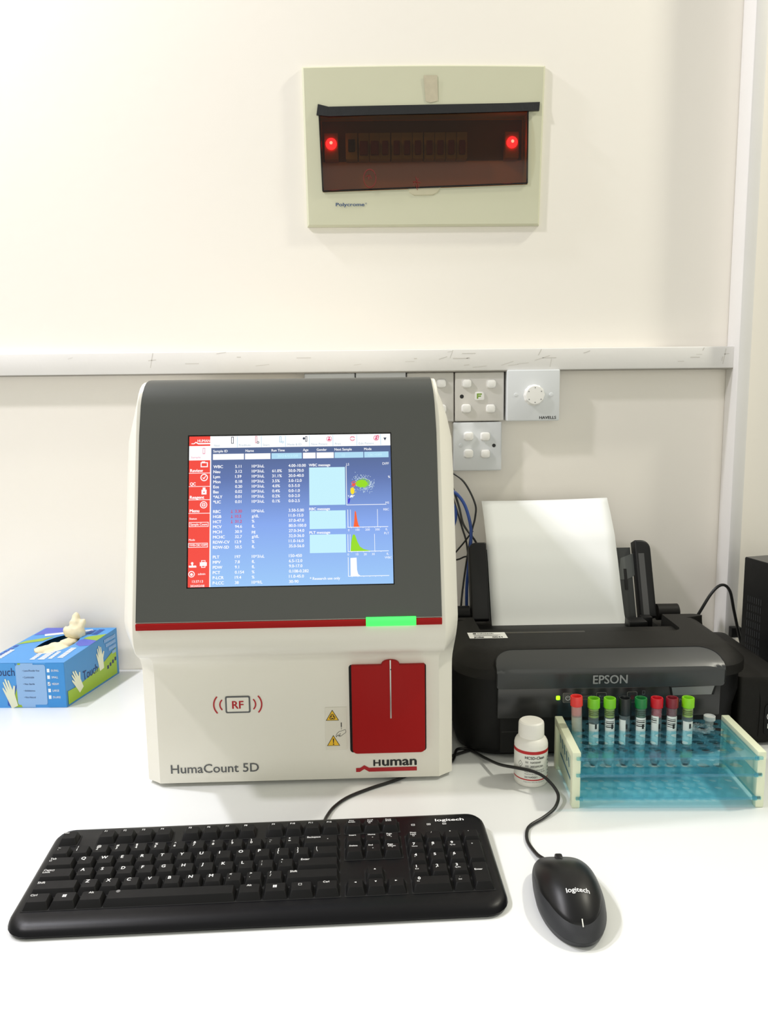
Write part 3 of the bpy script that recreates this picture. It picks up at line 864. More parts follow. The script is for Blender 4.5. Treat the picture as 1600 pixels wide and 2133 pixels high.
def key(kind, x, y, wd, dp, legends, h=.0060):
    """x, y: key centre on the deck; legends: (text, dx, dy, cap height, width) from the top face's upper left"""
    k = MB()
    hw, hd = wd / 2 - .0005, dp / 2 - .0005
    tw, tf, tb = hw - .0026, -hd + .0044, hd - .0011
    r = .0012
    base = rrect(-hw, -hd, hw, hd, r, 2)
    mid = rrect(-tw - .0004, tf - .0005, tw + .0004, tb + .0004, r, 2)
    topr = rrect(-tw, tf, tw, tb, r, 2)
    Mk = DK @ Matrix.Translation((x, y, 0))
    k.loft([[(a, b, .0004) for a, b in base], [(a, b, h - .0005) for a, b in mid], [(a, b, h) for a, b in topr]], M_KEY, Mk, cap0=False)
    for t in legends:
        s, dx, dy, ch = t[:4]
        if s == 'WIN':
            for i in (0, 1):
                for j in (0, 1):
                    k.rect(-tw + dx + i * .0019, tb - dy - .0016 - j * .0018, -tw + dx + i * .0019 + .0016, tb - dy - j * .0018, M_WINK, Mk, h + .0001)
        elif s in ('UP', 'DN', 'LF', 'RT'):
            c = Vector((-tw + dx, tb - dy)); q = ch
            tri = {'UP': ((-q, -q), (q, -q), (0, q)), 'DN': ((-q, q), (0, -q), (q, q)), 'LF': ((q, -q), (q, q), (-q, 0)), 'RT': ((-q, -q), (q, 0), (-q, q))}[s]
            k.poly([(c.x + a, c.y + b * .8) for a, b in tri], M_WINK, Mk, h + .0001)
        elif s == 'BOX':
            k.outline(-tw + dx, tb - dy - ch, -tw + dx + ch * 1.1, tb - dy, .0003, M_WINK, Mk, h + .0001)
        elif s == 'DOT':
            k.disc(-tw + dx, tb - dy, ch, mat('worn_grey', rgb(120, 120, 120), rough=.6), Mk, h + .0001)
        else:
            k.text(s, -tw + dx, tb - dy - ch, ch, M_WINK, Mk, h + .0001, w=(t[4] if len(t) > 4 else None), bold=(t[5] if len(t) > 5 else .012))
    return fix_normals(k.build(kind, kb))


def row(kind, y, x, items, wu=1.0):
    for it in items:
        wd = wu
        if isinstance(it, tuple) and isinstance(it[-1], float): wd = it[-1]
        lg = it[0] if isinstance(it, tuple) else it
        key(kind, x + wd * U / 2, rowY[y], wd * U, .0178, lg)
        x += wd * U
    return x


small = lambda s, dx=.0006, ww=None: [(s, dx, .0002, .0025) + ((ww,) if ww else ())]
row('function_key', 0, X0, [small('Esc')])
for a, n0 in ((2, 1), (6.5, 5), (11, 9)):
    row('function_key', 0, X0 + a * U, [small('F%d' % (n0 + i), .0025) for i in range(4)])
row('function_key', 0, X0 + 15.25 * U, [[('Print', .002, .0, .0019), ('Screen', .001, .0025, .0019)], [('Scroll', .002, .0, .0019), ('Lock', .002, .0025, .0019), ('BOX', .003, .0050, .0018)], [('Pause', .002, .0, .0019), ('Break', .002, .0025, .0019)]])
two = lambda a, b: [(a, .0022, .0002, .0032), (b, .0022, .0042, .0034)]
row('number_key', 1, X0, [two('~', '`')] + [two(a, b) for a, b in zip('!@#$%^&*()_+', '1234567890-=')])
row('editing_key', 1, X0 + 13 * U, [([('Backspace', .002, .0004, .0026, .0135), ('LF', .0225, .0055, .0006)], 2.0)])
row('modifier_key', 2, X0, [([('Tab', .0005, .0002, .0028), ('BOX', .0005, .0036, .0019)], 1.5)])
row('letter_key', 2, X0 + 1.5 * U, [[(c, .0018, .0006, .0041, None, .025)] for c in 'QWERTYUIOP'])
row('symbol_key', 2, X0 + 11.5 * U, [two('{', '['), two('}', ']'), (two('|', '\\'), 1.5)])
row('modifier_key', 3, X0, [([('Caps', .0003, .0, .0026), ('Lock', .0003, .0031, .0026), ('BOX', .0080, .0010, .0020)], 1.75)])
row('letter_key', 3, X0 + 1.75 * U, [[(c, .0019, .0006, .0041, None, .025)] for c in 'ASDFGHJKL'])
row('symbol_key', 3, X0 + 10.75 * U, [two(':', ';'), two('"', "'")])
row('editing_key', 3, X0 + 12.75 * U, [([('Enter', .002, .0004, .0028)], 2.25)])
row('modifier_key', 4, X0, [([('Shift', .0010, .0006, .0029)], 2.25)])
row('letter_key', 4, X0 + 2.25 * U, [[(c, .0022, .0006, .0041, None, .025)] for c in 'ZXCVBNM'])
row('symbol_key', 4, X0 + 9.25 * U, [two('<', ','), two('>', '.'), two('?', '/')])
row('modifier_key', 4, X0 + 12.25 * U, [([('Shift', .002, .0004, .0028)], 2.75)])
row('modifier_key', 5, X0, [([('Ctrl', .001, .0006, .0027)], 1.25), ([('WIN', .0065, .0028, .002)], 1.25), ([('Alt', .0055, .0002, .0026)], 1.25)])
row('space_bar', 5, X0 + 3.75 * U, [([('DOT', .008, .0015, .0019)], 6.25)])
row('modifier_key', 5, X0 + 10 * U, [([('Alt', .006, .0002, .0026)], 1.25), ([('WIN', .0065, .0028, .002)], 1.25), ([('BOX', .0060, .0020, .0028)], 1.25), ([('Ctrl', .005, .0002, .0026)], 1.25)])
nx = X0 + 15.25 * U
sm2 = lambda a, b=None, tri=None: [(a, .0016, .0002, .0022)] + ([(b, .0020, .0029, .0022)] if b else []) + ([(tri, .0060, .0062, .0006)] if tri else [])
row('navigation_key', 1, nx, [sm2('Insert'), sm2('Home', None, 'LF'), sm2('Page', 'Up', 'UP')])
row('navigation_key', 2, nx, [sm2('Delete'), sm2('End', None, 'RT'), sm2('Page', 'Down', 'DN')])
key('arrow_key', nx + 1.5 * U, rowY[4], U, .0178, [('UP', .0062, .0035, .0011)])
for i, s in enumerate(('LF', 'DN', 'RT')):
    key('arrow_key', nx + (i + .5) * U, rowY[5], U, .0178, [(s, .0062, .0042, .0011)])
px = X0 + 18.5 * U
num = lambda d, s: [(d, .0028, .0005, .0038, None, .025)] + ([(s, .003, .0052, .0006)] if s in ('UP', 'LF', 'RT', 'DN') else [(s, .0018, .0056, .0016)] if s else [])
row('keypad_key', 1, px, [[('Num', .0020, .0, .0022), ('Lock', .0020, .0028, .0022), ('BOX', .004, .0056, .0018)], [('/', .004, .0006, .0024)], [('*', .004, .0004, .0026)], [('-', .004, .0002, .0026)]])
row('keypad_key', 2, px, [num('7', 'Home'), num('8', 'UP'), num('9', 'Pg Up')])
row('keypad_key', 3, px, [num('4', 'LF'), num('5', None), num('6', 'RT')])
row('keypad_key', 4, px, [num('1', 'End'), num('2', 'DN'), num('3', 'Pg Dn')])
key('keypad_key', px + U, rowY[5], 2 * U, .0178, num('0', 'Ins'))
key('keypad_key', px + 2.5 * U, rowY[5], U, .0178, [('.', .004, .001, .002), ('Del', .0026, .0056, .0016)])
key('keypad_key', px + 3.5 * U, (rowY[2] + rowY[3]) / 2, U, .0356, [('+', .0040, .0045, .0026)])
key('keypad_key', px + 3.5 * U, (rowY[4] + rowY[5]) / 2, U, .0356, [('Enter', .0006, .0095, .0026)])
w = MB()
w.text('logitech', .1715, .0588, .0046, M_WINK, DK, .0004, w=.0305, bold=.02)
w.build('maker_lettering', kb)
w = MB()
for i, s in enumerate(('1', 'A', 'S')):
    x = .1475 + i * .0165
    w.outline(x - .0019, .0528, x + .0019, .0556, .0004, M_WINK, DK, .0004)
    w.text(s, x, .0533, .0018, M_WINK, DK, .0004, align='C')
w.build('lock_light', kb)
w = MB()
w.tube([(.0545, .0765, .0065), (.0535, .088, .0050), (.0560, .1050, .0030), (.0640, .1270, .0022), (.0800, .1480, .0022), (.1080, .1680, .0022), (.145, .190, .0022), (.20, .235, .0022), (.26, .27, .0022)], .0019, M_CABLE)
w.build('cable', kb)

# ---------------------------------------------------------------- mouse
ms = thing('mouse', 'black wired optical mouse with a grey rim, right of the keyboard', 'mouse', (.1735, .6725, TZ), -.035)
M_MGREY = mat('mouse_grey', rgb(54, 55, 58), rough=.45, spec=.3, bump=.05, bscale=1500)
M_MBLK = mat('mouse_black', rgb(16, 16, 18), rough=.38, spec=.35)
ML, MWD = .1150, .0615


def mo(th):
    """outline of the mouse seen from above: squarish front, rounder tail"""
    c, s = math.cos(th), math.sin(th)
    e = 2.0 / (3.9 if s > 0 else 2.2)
    x = MWD / 2 * math.copysign(abs(c) ** e, c); y = ML / 2 * math.copysign(abs(s) ** (2.0 / (3.1 if s > 0 else 2.0)), s)
    wtap = 1 - .05 * max(0, y / (ML / 2)) ** 2 - .03 * max(0, -y / (ML / 2))
    return x * wtap, y


def mh(y):
    t = (y + ML / 2) / ML
    return .0125 + .0235 * math.sin(PI * min(1, (t * .80 + .14))) ** 0.9


def mp(th, s):
    x, y = mo(th); X, Y = x * s, y * s
    zr = .0095 + .0025 * math.sin(th) + (.003 if math.sin(th) > 0 else 0) * math.sin(th)
    z = zr + (mh(Y) - zr) * max(0.0, 1 - s ** 2.7) ** .62
    return (X, Y, z)


NA = 72
ths = [2 * PI * i / NA for i in range(NA)]
w = MB()
w.loft([[(mo(t)[0] * s, mo(t)[1] * s, z if z < .009 else mp(t, 1.0)[2] - .0006) for t in ths] for s, z in ((.93, .0006), (.965, .003), (.985, .006), (.992, .01))], M_MGREY, cap1=True)
fix_normals(w.build('base', ms))


def sb(t):
    s = math.sin(t)
    if s > .55: return .985
    k = (.55 - s) / 1.55
    return .985 - .105 * min(1, k * 1.5) ** 1.0 - .03 * k


w = MB()
w.loft([[mp(t, sb(t) + (1.0 - sb(t)) * k) for t in ths] for k in (1, .75, .5, .25, 0)], M_MGREY, cap0=False, cap1=False)
w.loft([[(mp(t, 1.0)[0] * .99, mp(t, 1.0)[1] * .99, mp(t, 1.0)[2] - .0008) for t in ths], [mp(t, 1.0) for t in ths]], M_DARK, cap0=False, cap1=False)
fix_normals(w.build('rim', ms, angle=60))
w = MB()
ks = [1, .98, .94, .88, .8, .7, .6, .48, .36, .24, .12, .03]
rg = []
for i, k in enumerate(ks):
    rr = []
    for t in ths:
        p = Vector(mp(t, sb(t) * k)); p.z += .0007 if i else -.0004
        rr.append(p)
    rg.append(rr)
w.loft(rg, M_MBLK, cap0=False, cap1=True)
fix_normals(w.build('top_shell', ms, angle=60))
w = MB()
for k in range(9):
    y0, y1 = .036 + k * .0018, .036 + (k + 1) * .0018

    def zs(y):
        return mp(PI / 2, y / (ML / 2))[2] + .00085
    w.add([(-.0005, y0, zs(y0)), (.0005, y0, zs(y0)), (.0005, y1, zs(y1)), (-.0005, y1, zs(y1))], [(0, 1, 2, 3)], M_DARK)
w.build('button_split', ms)
w = MB()
wr = []
for i in range(25):
    a = 2 * PI * i / 24
w.lathe([(.0066, -.0034), (.0080, -.0030), (.0084, -.0018), (.0084, .0018), (.0080, .0030), (.0066, .0034)], M_BLACK, frame((0, .0500, .0135), (0, 1, 0), (0, 0, 1)), n=28)
fix_normals(w.build('scroll_wheel', ms))


def on_shell(vs, lift):
    out = []
    for x, y in vs:
        # find s, th for the point
        best = math.hypot(x / (MWD / 2), y / (ML / 2))
        th = math.atan2(y / (ML / 2), x / (MWD / 2))
        lo_, hi_ = 0.0, 1.0
        for _ in range(18):
            md = (lo_ + hi_) / 2; q = mo(th)
            if math.hypot(q[0] * md, q[1] * md) < math.hypot(x, y): lo_ = md
            else: hi_ = md
        out.append((x, y, mp(th, lo_)[2] + lift))
    return out


w = MB()
vs, fs = text_geo('logitech', .02)
x0 = min(v[0] for v in vs); x1 = max(v[0] for v in vs); sx_ = .0205 / (x1 - x0); sy_ = .0044 / .70
c15, s15 = math.cos(.02), math.sin(.02)
pts = []
for v in vs:
    a, b = (v[0] - x0) * sx_ - .01025, v[1] * sy_
    pts.append((a * c15 - b * s15 + .002, a * s15 + b * c15 - .0255))
w.add([(p[0], p[1], p[2] + v[2]) for p, v in zip(on_shell(pts, .0011), vs)], fs, M_WINK, None, False)
w.build('maker_lettering', ms)
w = MB()
bar = [(.0006, -.0505), (.0016, -.0505), (.0016, -.0455), (.0006, -.0455)]
w.add(on_shell(bar, .0012), [(0, 1, 2, 3)], mat('lens_white', rgb(235, 235, 230), rough=.3), None, False)
w.build('status_lens', ms)
w = MB()
Rm = Matrix.Rotation(.035, 4, 'Z')


def mloc(x, y, z):
    return Rm @ Vector((x - .1735, y - .6725, z))


w.tube([mloc(.1720, .7290, .0080), mloc(.1652, .7420, .0055), mloc(.1602, .7560, .0030), mloc(.1560, .7790, .0022), mloc(.1590, .7990, .0022), mloc(.1660, .8120, .0022), mloc(.1830, .8260, .0030), mloc(.1985, .8420, .0050),
        mloc(.2065, .8600, .0090), mloc(.2035, .8720, .0150), mloc(.1945, .8830, .0215), mloc(.1830, .8920, .0240), mloc(.1660, .9060, .0220), mloc(.1500, .9320, .0140), mloc(.1370, .9650, .0070), mloc(.128, .989, .0030), mloc(.118, 1.002, .0024), mloc(.105, 1.0, .0024), mloc(.0975, .972, .0024), mloc(.0860, .957, .0024), mloc(.06, .960, .0024)], .0019, M_CABLE)
w.build('cable', ms)

# ---------------------------------------------------------------- printer
pr = thing('printer', 'black ink tank printer holding a white sheet, right of the analyser', 'printer', (.2870, 1.09, TZ), 0)
PX, PY = .2870, 1.09
M_PR = mat('printer_black', rgb(24, 23, 21), rough=.55, spec=.18, bump=.10, bscale=1100)
M_PRD = mat('printer_side', rgb(12, 12, 12), rough=.45, spec=.2, bump=.08, bscale=1100)
M_FLAP = mat('printer_flap', rgb(58, 60, 61), rough=.30, spec=.4)
M_CTRL = mat('printer_control', rgb(40, 41, 42), rough=.22)
w = MB()
pl = rrect(.106 - PX, .980 - PY, .4740 - PX, 1.235 - PY, (.050, .050, .02, .02), 10)
w.loft([[(x * s + (g if x > .1 else 0), y * s, z) for x, y in pl] for s, z, g in ((.97, .003, 0), (.99, .006, 0), (1, .012, 0), (1, .055, 0), (1, .078, .0068), (1, .100, .0070), (.997, .1085, .0070))], M_PRD)
fix_normals(w.build('body', pr))
w = MB()
plan = rrect(.100 - PX, .9680 - PY, .4825 - PX, 1.150 - PY, (.056, .052, .016, .012), 10)
# notch for the paper feed at the back
i0 = [i for i, p in enumerate(plan) if p[1] > 1.15 - PY - 1e-5]
right = plan[:22 + 11]; left = plan[22 + 11:]
notch = [(.4235 - PX, 1.150 - PY), (.4235 - PX, 1.082 - PY), (.4205 - PX, 1.074 - PY), (.413 - PX, 1.069 - PY), (.165 - PX, 1.069 - PY), (.153 - PX, 1.073 - PY), (.147 - PX, 1.085 - PY), (.145 - PX, 1.150 - PY)]
plan = right + notch + left
nP = len(plan)


def normals(q):
    out = []
    for i in range(len(q)):
        a = Vector(q[i - 1]); b = Vector(q[(i + 1) % len(q)])
        d = (b - a).normalized(); out.append(Vector((d.y, -d.x)))
    return out


nn = normals(plan)
rings = []
for inf, ins, z in ((0.0, 0.0, .1085), (0.0, 0.0, .1205), (.0006, .0006, .1213), (.0120, .0080, .1285), (.0240, .0160, .1345), (.0340, .0230, .1374), (.0450, .0300, .1382)):
    rr = []
    for p, nv in zip(plan, nn):
        fr = max(0.0, -nv.y)
        inner = p in notch or p[1] > 1.14 - PY
        k = (.0006 if z > .13 else 0) if inner else ins + (inf - ins) * fr ** 2
        rr.append((p[0] - nv.x * k, p[1] - nv.y * k, z))
    rings.append(rr)
w.loft(rings, M_PR)
fix_normals(w.build('lid', pr, angle=40))
w = MB()
w.box((.146 - PX, 1.066 - PY, .100), (.424 - PX, 1.106 - PY, .1335), M_PR, bev=.002)
w.box((.138 - PX, 1.100 - PY, .090), (.432 - PX, 1.222 - PY, .112), M_PRD, bev=.003)
w.box((.402 - PX, 1.170 - PY, .112), (.418 - PX, 1.185 - PY, .128), M_BLACK, bev=.001)
w.box((.374 - PX, 1.140 - PY, .118), (.400 - PX, 1.165 - PY, .130), M_BLACK, bev=.001)
w.build('paper_slot', pr)
w = MB()
w.loft([[(.4365 - PX, 1.207 - PY + .013 * math.cos(a), .1255 + .0125 * math.sin(a)) for a in [2 * PI * i / 24 for i in range(24)]],
        [(.4690 - PX, 1.207 - PY + .013 * math.cos(a), .1255 + .0125 * math.sin(a)) for a in [2 * PI * i / 24 for i in range(24)]]], M_PR)
fix_normals(w.build('hinge', pr))
w = MB()
w.loft([[(.108 - PX, 1.207 - PY + .013 * math.cos(a), .1275 + .0125 * math.sin(a)) for a in [2 * PI * i / 24 for i in range(24)]],
        [(.146 - PX, 1.207 - PY + .013 * math.cos(a), .1275 + .0125 * math.sin(a)) for a in [2 * PI * i / 24 for i in range(24)]]], M_PRD)
fix_normals(w.build('hinge', pr))
# flap
prof = [(.9985, .13755), (.9920, .1352), (.9850, .1322), (.9780, .1288), (.9720, .1256), (.9668, .1222), (.9655, .1210), (.9652, .1195), (.9655, .1080), (.9665, .0962)]
prof = [(y - PY - .0008, z + .0008) for y, z in prof]
fx0, fx1 = .1515 - PX, .4390 - PX
L = [0.0]
for a, b in zip(prof, prof[1:]): L.append(L[-1] + math.hypot(b[0] - a[0], b[1] - a[1]))


def pat(s):
    for i in range(len(L) - 1):
        if s <= L[i + 1] + 1e-9:
            t = (s - L[i]) / (L[i + 1] - L[i]); return (prof[i][0] * (1 - t) + prof[i + 1][0] * t, prof[i][1] * (1 - t) + prof[i + 1][1] * t)
    return prof[-1]


w = MB()
rc = .026
colsx = [fx0 + rc * (1 - math.cos(a)) for a in [PI / 2 * i / 8 for i in range(9)]] + [fx1 - rc * (1 - math.cos(a)) for a in [PI / 2 * i / 8 for i in range(8, -1, -1)]]
rings = []
for x in colsx:
    d = max(0.0, rc - min(x - fx0, fx1 - x))
    s0 = rc - math.sqrt(max(0.0, rc * rc - d * d))
    s0 = s0 * 1.0
    rb = .0045; db = max(0.0, rb - min(x - fx0, fx1 - x)); s1 = L[-1] - (rb - math.sqrt(max(0, rb * rb - db * db)))
    rings.append([(x, *pat(s0 + (s1 - s0) * k / 14)) for k in range(15)])
w.loft(rings, M_FLAP, closed=False, cap0=False, cap1=False)
flap = fix_normals(w.build('front_flap', pr, angle=30))
edge = [rings[i][0] for i in range(len(rings))]
w = MB()
w.tube([rings[0][14]] + [rings[0][7]] + edge + [rings[-1][7]] + [rings[-1][14]], .0008, M_DARK, n=6, samples=1)
w.build('flap_gap', flap)
w = MB()
w.text('EPSON', .2718 - PX, .1035, .0113, mat('silver_print', rgb(165, 166, 168), rough=.35), FRONT(0, .9645 - PY - .0016, 0), w=.0435, bold=.02)
w.build('maker_lettering', flap)
w = MB()
cf = .9720 - PY
w.box((.1535 - PX, cf, .0555), (.4375 - PX, cf + .02, .0955), M_CTRL, bev=.002)
cp_ = fix_normals(w.build('control_panel', pr))
w = MB()
fm = FRONT(-PX, cf - .0004, 0)
w.poly([(.3745, .0935), (.4290, .0948), (.4255, .0835), (.3765, .0830)], mat('recess_grey', rgb(126, 128, 128), rough=.15), fm, .0001)
w.poly([(.3715, .0955), (.3745, .0935), (.3765, .0830), (.3740, .0822)], M_DARK, fm, .0001)
w.poly([(.4290, .0948), (.4320, .0955), (.4285, .0830), (.4255, .0835)], M_DARK, fm, .0001)
w.build('finger_recess', cp_)
M_BTN = mat('button_grey', rgb(94, 92, 88), rough=.4)
M_BTD = mat('button_dark', rgb(44, 43, 43), rough=.4)
M_BTL = mat('button_line', rgb(150, 148, 142), rough=.4)
for x, z, wd, ht, m in ((.2425, .0824, .0112, .0120, M_BTN), (.2853, .0823, .0118, .0120, M_BTD), (.3244, .0820, .0118, .0128, M_BTD)):
    b = MB(); b.slab(rrect(x - wd / 2 - .0006, z - ht / 2 - .0006, x + wd / 2 + .0006, z + ht / 2 + .0006, .0018), 0, .0004, M_BTL, fm)
    b.slab(rrect(x - wd / 2, z - ht / 2, x + wd / 2, z + ht / 2, .0015), 0.0002, .0014, m, fm, bev=.0004)
    if m is M_BTN:
        b.arc(x, z, .0024, .0031, 120, 420, M_WINK, fm, .0016); b.line((x, z), (x, z + .0034), .0006, M_WINK, fm, .0016)
    elif x < .3:
        b.outline(x, z - .003, x + .0032, z + .0022, .0005, M_GREYP, fm, .0016); b.disc(x - .0022, z + .0018, .0013, M_GREYP, fm, .0016)
    else:
        mm = mat('dull_red_print', rgb(96, 30, 40), rough=.5); b.rect(x - .002, z - .003, x + .002, z + .0015, mm, fm, .0016); b.line((x - .003, z + .0024), (x + .003, z + .0024), .0007, mm, fm, .0016)
    fix_normals(b.build('button', cp_))
w = MB()
w.slab(rrect(.2535, .0793, .2735, .0852, .001), 0, .0004, M_BTN, fm)
w.text('Ethernet', .2572, .0810, .0024, M_INK, fm, .0006, w=.0125)
w.text('NET', .2600, .0880, .0018, M_GREYP, fm, .0002)
w.outline(.3372, .0850, .3408, .0900, .0005, M_GREYP, fm, .0002); w.poly([(.3372, .0765), (.339, .0800), (.3408, .0765)], M_GREYP, fm, .0002)
w.text('M100', .3850, .0745, .0046, M_GREYP, fm, .0002, w=.0185)
w.disc(.3335, .0862, .0008, M_DARK, fm, .0002)
w.build('panel_print', cp_)
w = MB()
w.slab(rrect(.2278, .0798, .2328, .0852, .0012), 0, .0012, mat('green_light', rgb(150, 255, 30), rough=.3, emis=rgb(168, 255, 30), estr=1.6), fm, bev=.0005)
fix_normals(w.build('power_light', cp_))
w = MB()
w.box((.158 - PX, .9765 - PY, .008), (.433 - PX, .990 - PY, .0545), M_DARK)
w.line((.160, .036), (.195, .0362), .0006, mat('slot_line', rgb(60, 60, 60), rough=.5), FRONT(-PX, .9764 - PY, 0))
w.build('output_slot', pr)
# label, hint strip
w = MB()
SMt = frame((.1275 - PX, 1.0475 - PY, .13825), (1, -.01, 0), (-.02, 1, 0))
w.rect(0, 0, .0515, .0265, M_WHITE, SMt)
w.text('infotech', .013, .0180, .0052, M_INK, SMt, .0001, w=.022, bold=.02); w.rect(.007, .018, .0115, .0232, M_INK, SMt, .0001)
for k, (a, b) in enumerate(((.007, .044), (.007, .040))): w.rect(a, .0135 - k * .003, b, .0150 - k * .003, M_GREYP, SMt, .0001)
w.text('JOB#', .006, .0025, .0050, M_INK, SMt, .0001, w=.014, bold=.05); w.text('0041', .031, .0025, .0050, M_INK, SMt, .0001, w=.014, bold=.05)
w.build('asset_sticker', pr)
w = MB()
hs = frame((.158 - PX, 1.0850 - PY, .1337), (1, 0, 0), (0, 1, 0))
M_HINT = mat('hint_print', rgb(62, 57, 40), rough=.5)
w.rect(.004, -.006, .135, .004, mat('hint_strip', rgb(42, 39, 32), rough=.45), hs)
w.disc(.0035, -.001, .0032, mat('hint_yellow', rgb(200, 160, 30), rough=.5), hs, .0001, 14, .0024)
for a, b in ((.010, .040), (.048, .082), (.095, .117)): w.rect(a, -.002, b, .001, M_HINT, hs, .0001)
w.build('hint_strip', pr)
# paper support
w = MB()
Fp = frame((0, 1.2050 - PY, .116), (1, 0, 0), (0, .045, .1125))
M_SUP = mat('support_grey', rgb(50, 52, 51), rough=.35)
w.slab([(.168 - PX, 0), (.405 - PX, 0), (.405 - PX, .112), (.168 - PX, .112)], -.004, 0, M_SUP, Fp)
w.arc(.388 - PX, .095, .0005, .034, -100, 20, mat('support_disc', rgb(84, 87, 85), rough=.35), Fp, .0006)
w.rect(.3915 - PX, .045, .396 - PX, .078, M_DARK, Fp, .0010)
sp_ = fix_normals(w.build('paper_support', pr))
for x0, x1, rr in ((.148, .176, (.001, .001, .002, .012)), (.4085, .4330, (.001, .001, .014, .002))):
    w = MB(); w.slab(rrect(x0 - PX, 0, x1 - PX, .1215, rr), -.006, .014, M_BLACK, Fp, bev=.003)
    if x0 > .3: w.rect(x0 + .004 - PX, .003, x0 + .013 - PX, .100, mat('guide_sheen', rgb(74, 74, 74), rough=.25), Fp, .0142)
    fix_normals(w.build('edge_guide', sp_))
# ink tank on the right
w = MB()
tk = rrect(.4755 - PX, 1.002 - PY, .545 - PX, 1.215 - PY, (.006, .03, .01, .006), 6)
tc_ = (.508 - PX, 1.1 - PY)
w.loft([[(tc_[0] + (x - tc_[0]) * s, tc_[1] + (y - tc_[1]) * s, z) for x, y in tk] for s, z in ((.98, .003), (1, .008), (1, .068), (.995, .078), (.975, .086), (.93, .0915), (.8, .0935))], M_PR)
tk_ = fix_normals(w.build('ink_tank', pr, angle=40))
w = MB()
w.tube([(.478 - PX, 1.030 - PY, .0942), (.490 - PX, 1.022 - PY, .0925), (.499 - PX, 1.0075 - PY, .082), (.5035 - PX, 1.0015 - PY, .068), (.5040 - PX, 1.0012 - PY, .04), (.5035 - PX, 1.0015 - PY, .012)], .0005, M_DARK, n=6)
w.slab(rrect(.5100 - PX, .012, .540 - PX, .058, .008), 0, .0010, M_PRD, FRONT(0, 1.002 - PY, 0), bev=.0005)
w.arc(.5165 - PX + .003, .0400, .0056, .0064, 0, 360, M_WINK, FRONT(0, 1.0008 - PY, 0), .0004)
w.rect(.5145 - PX, .0235, .523 - PX, .0300, M_WINK, FRONT(0, 1.0008 - PY, 0), .0004)
w.build('tank_front', tk_)

# sheet of paper in the feeder
w = MB()
rings = []
NXp, NYp = 12, 22
prof = [(1.183, .100), (1.200, .1195), (1.216, .1600), (1.232, .2000), (1.252, .2400), (1.278, .2700), (1.300, .2905)]
cum = [0.0]
for a, b in zip(prof, prof[1:]): cum.append(cum[-1] + math.hypot(b[0] - a[0], b[1] - a[1]))
for j in range(NYp + 1):
    s = cum[-1] * j / NYp
    i = max(k for k in range(len(cum) - 1) if cum[k] <= s + 1e-9)
    t = (s - cum[i]) / (cum[i + 1] - cum[i])
    y = prof[i][0] * (1 - t) + prof[i + 1][0] * t; z = prof[i][1] * (1 - t) + prof[i + 1][1] * t
    v = j / NYp
    rr = []
    for k in range(NXp + 1):
        u = k / NXp
        x0 = .1795 - .0030 * v; x1 = .3865 - .004 * v - .002 * math.sin(v * PI)
        bow = .006 * math.sin(PI * u) * v ** 2 + .004 * (u - .5) * v
        rr.append((x0 + (x1 - x0) * u, y + bow, z - .002 * math.sin(PI * u) * v ** 3 + .002 * u * v ** 3))
    rings.append(rr)
w.loft(rings, mat('paper_white', rgb(238, 240, 240), rough=.7), closed=False, cap0=False, cap1=False)
pp = w.build('paper_sheet', loc=(0, 0, TZ))
md = pp.modifiers.new('thickness', 'SOLIDIFY'); md.thickness = .0002
tag(pp, 'white sheet of paper standing in the printer feed', 'paper')

# ---------------------------------------------------------------- reagent bottle
bt = thing('reagent_bottle', 'small white reagent bottle with red-striped label beside the test tube rack', 'bottle', (.1858, .9165, TZ), math.radians(4))
M_BOT = mat('bottle_white', rgb(244, 242, 236), rough=.38, bump=.03, bscale=900)
w = MB()
w.lathe([(.0175, 0), (.0192, .0012), (.0200, .0035), (.0200, .0495), (.0194, .0525), (.0178, .0555), (.0158, .0572), (.0146, .0582), (.0146, .0600)], M_BOT, n=64)
fix_normals(w.build('body', bt))
w = MB()
cprof = []
for rr, zz in ((.0152, .0590), (.0154, .0597), (.0153, .0615), (.0151, .0735), (.0146, .0758), (.0130, .0772), (.006, .0776)):
    cprof.append([(rr * (1 + (.006 * (i % 2) if .0598 < zz < .074 else 0)) * math.cos(2 * PI * i / 128), rr * (1 + (.006 * (i % 2) if .0598 < zz < .074 else 0)) * math.sin(2 * PI * i / 128), zz) for i in range(128)])
w.loft(cprof, M_BOT)
fix_normals(w.build('cap', bt))
w = MB()


def wrap(R, vs):
    return [(R * math.sin(x / R), -R * math.cos(x / R), z) for x, z in vs]


def wrect(b, R, x0, z0, x1, z1, m, n=16):
    xs_ = [x0 + (x1 - x0) * i / n for i in range(n + 1)]
    vs = wrap(R, [(x, z0) for x in xs_] + [(x, z1) for x in xs_])
    b.add(vs, [(i, i + 1, n + 2 + i, n + 1 + i) for i in range(n)], m)


def wtext(b, R, s, x, z, h, m, ww=None, bold=.02):
    vs, fs = text_geo(s, bold)
    x0 = min(v[0] for v in vs); x1 = max(v[0] for v in vs); sc = h / .70; sx = sc if ww is None else ww / (x1 - x0)
    b.add([wrap(R + v[2], [((v[0] - x0) * sx + x, v[1] * sc + z)])[0] for v in vs], fs, m, None, False)


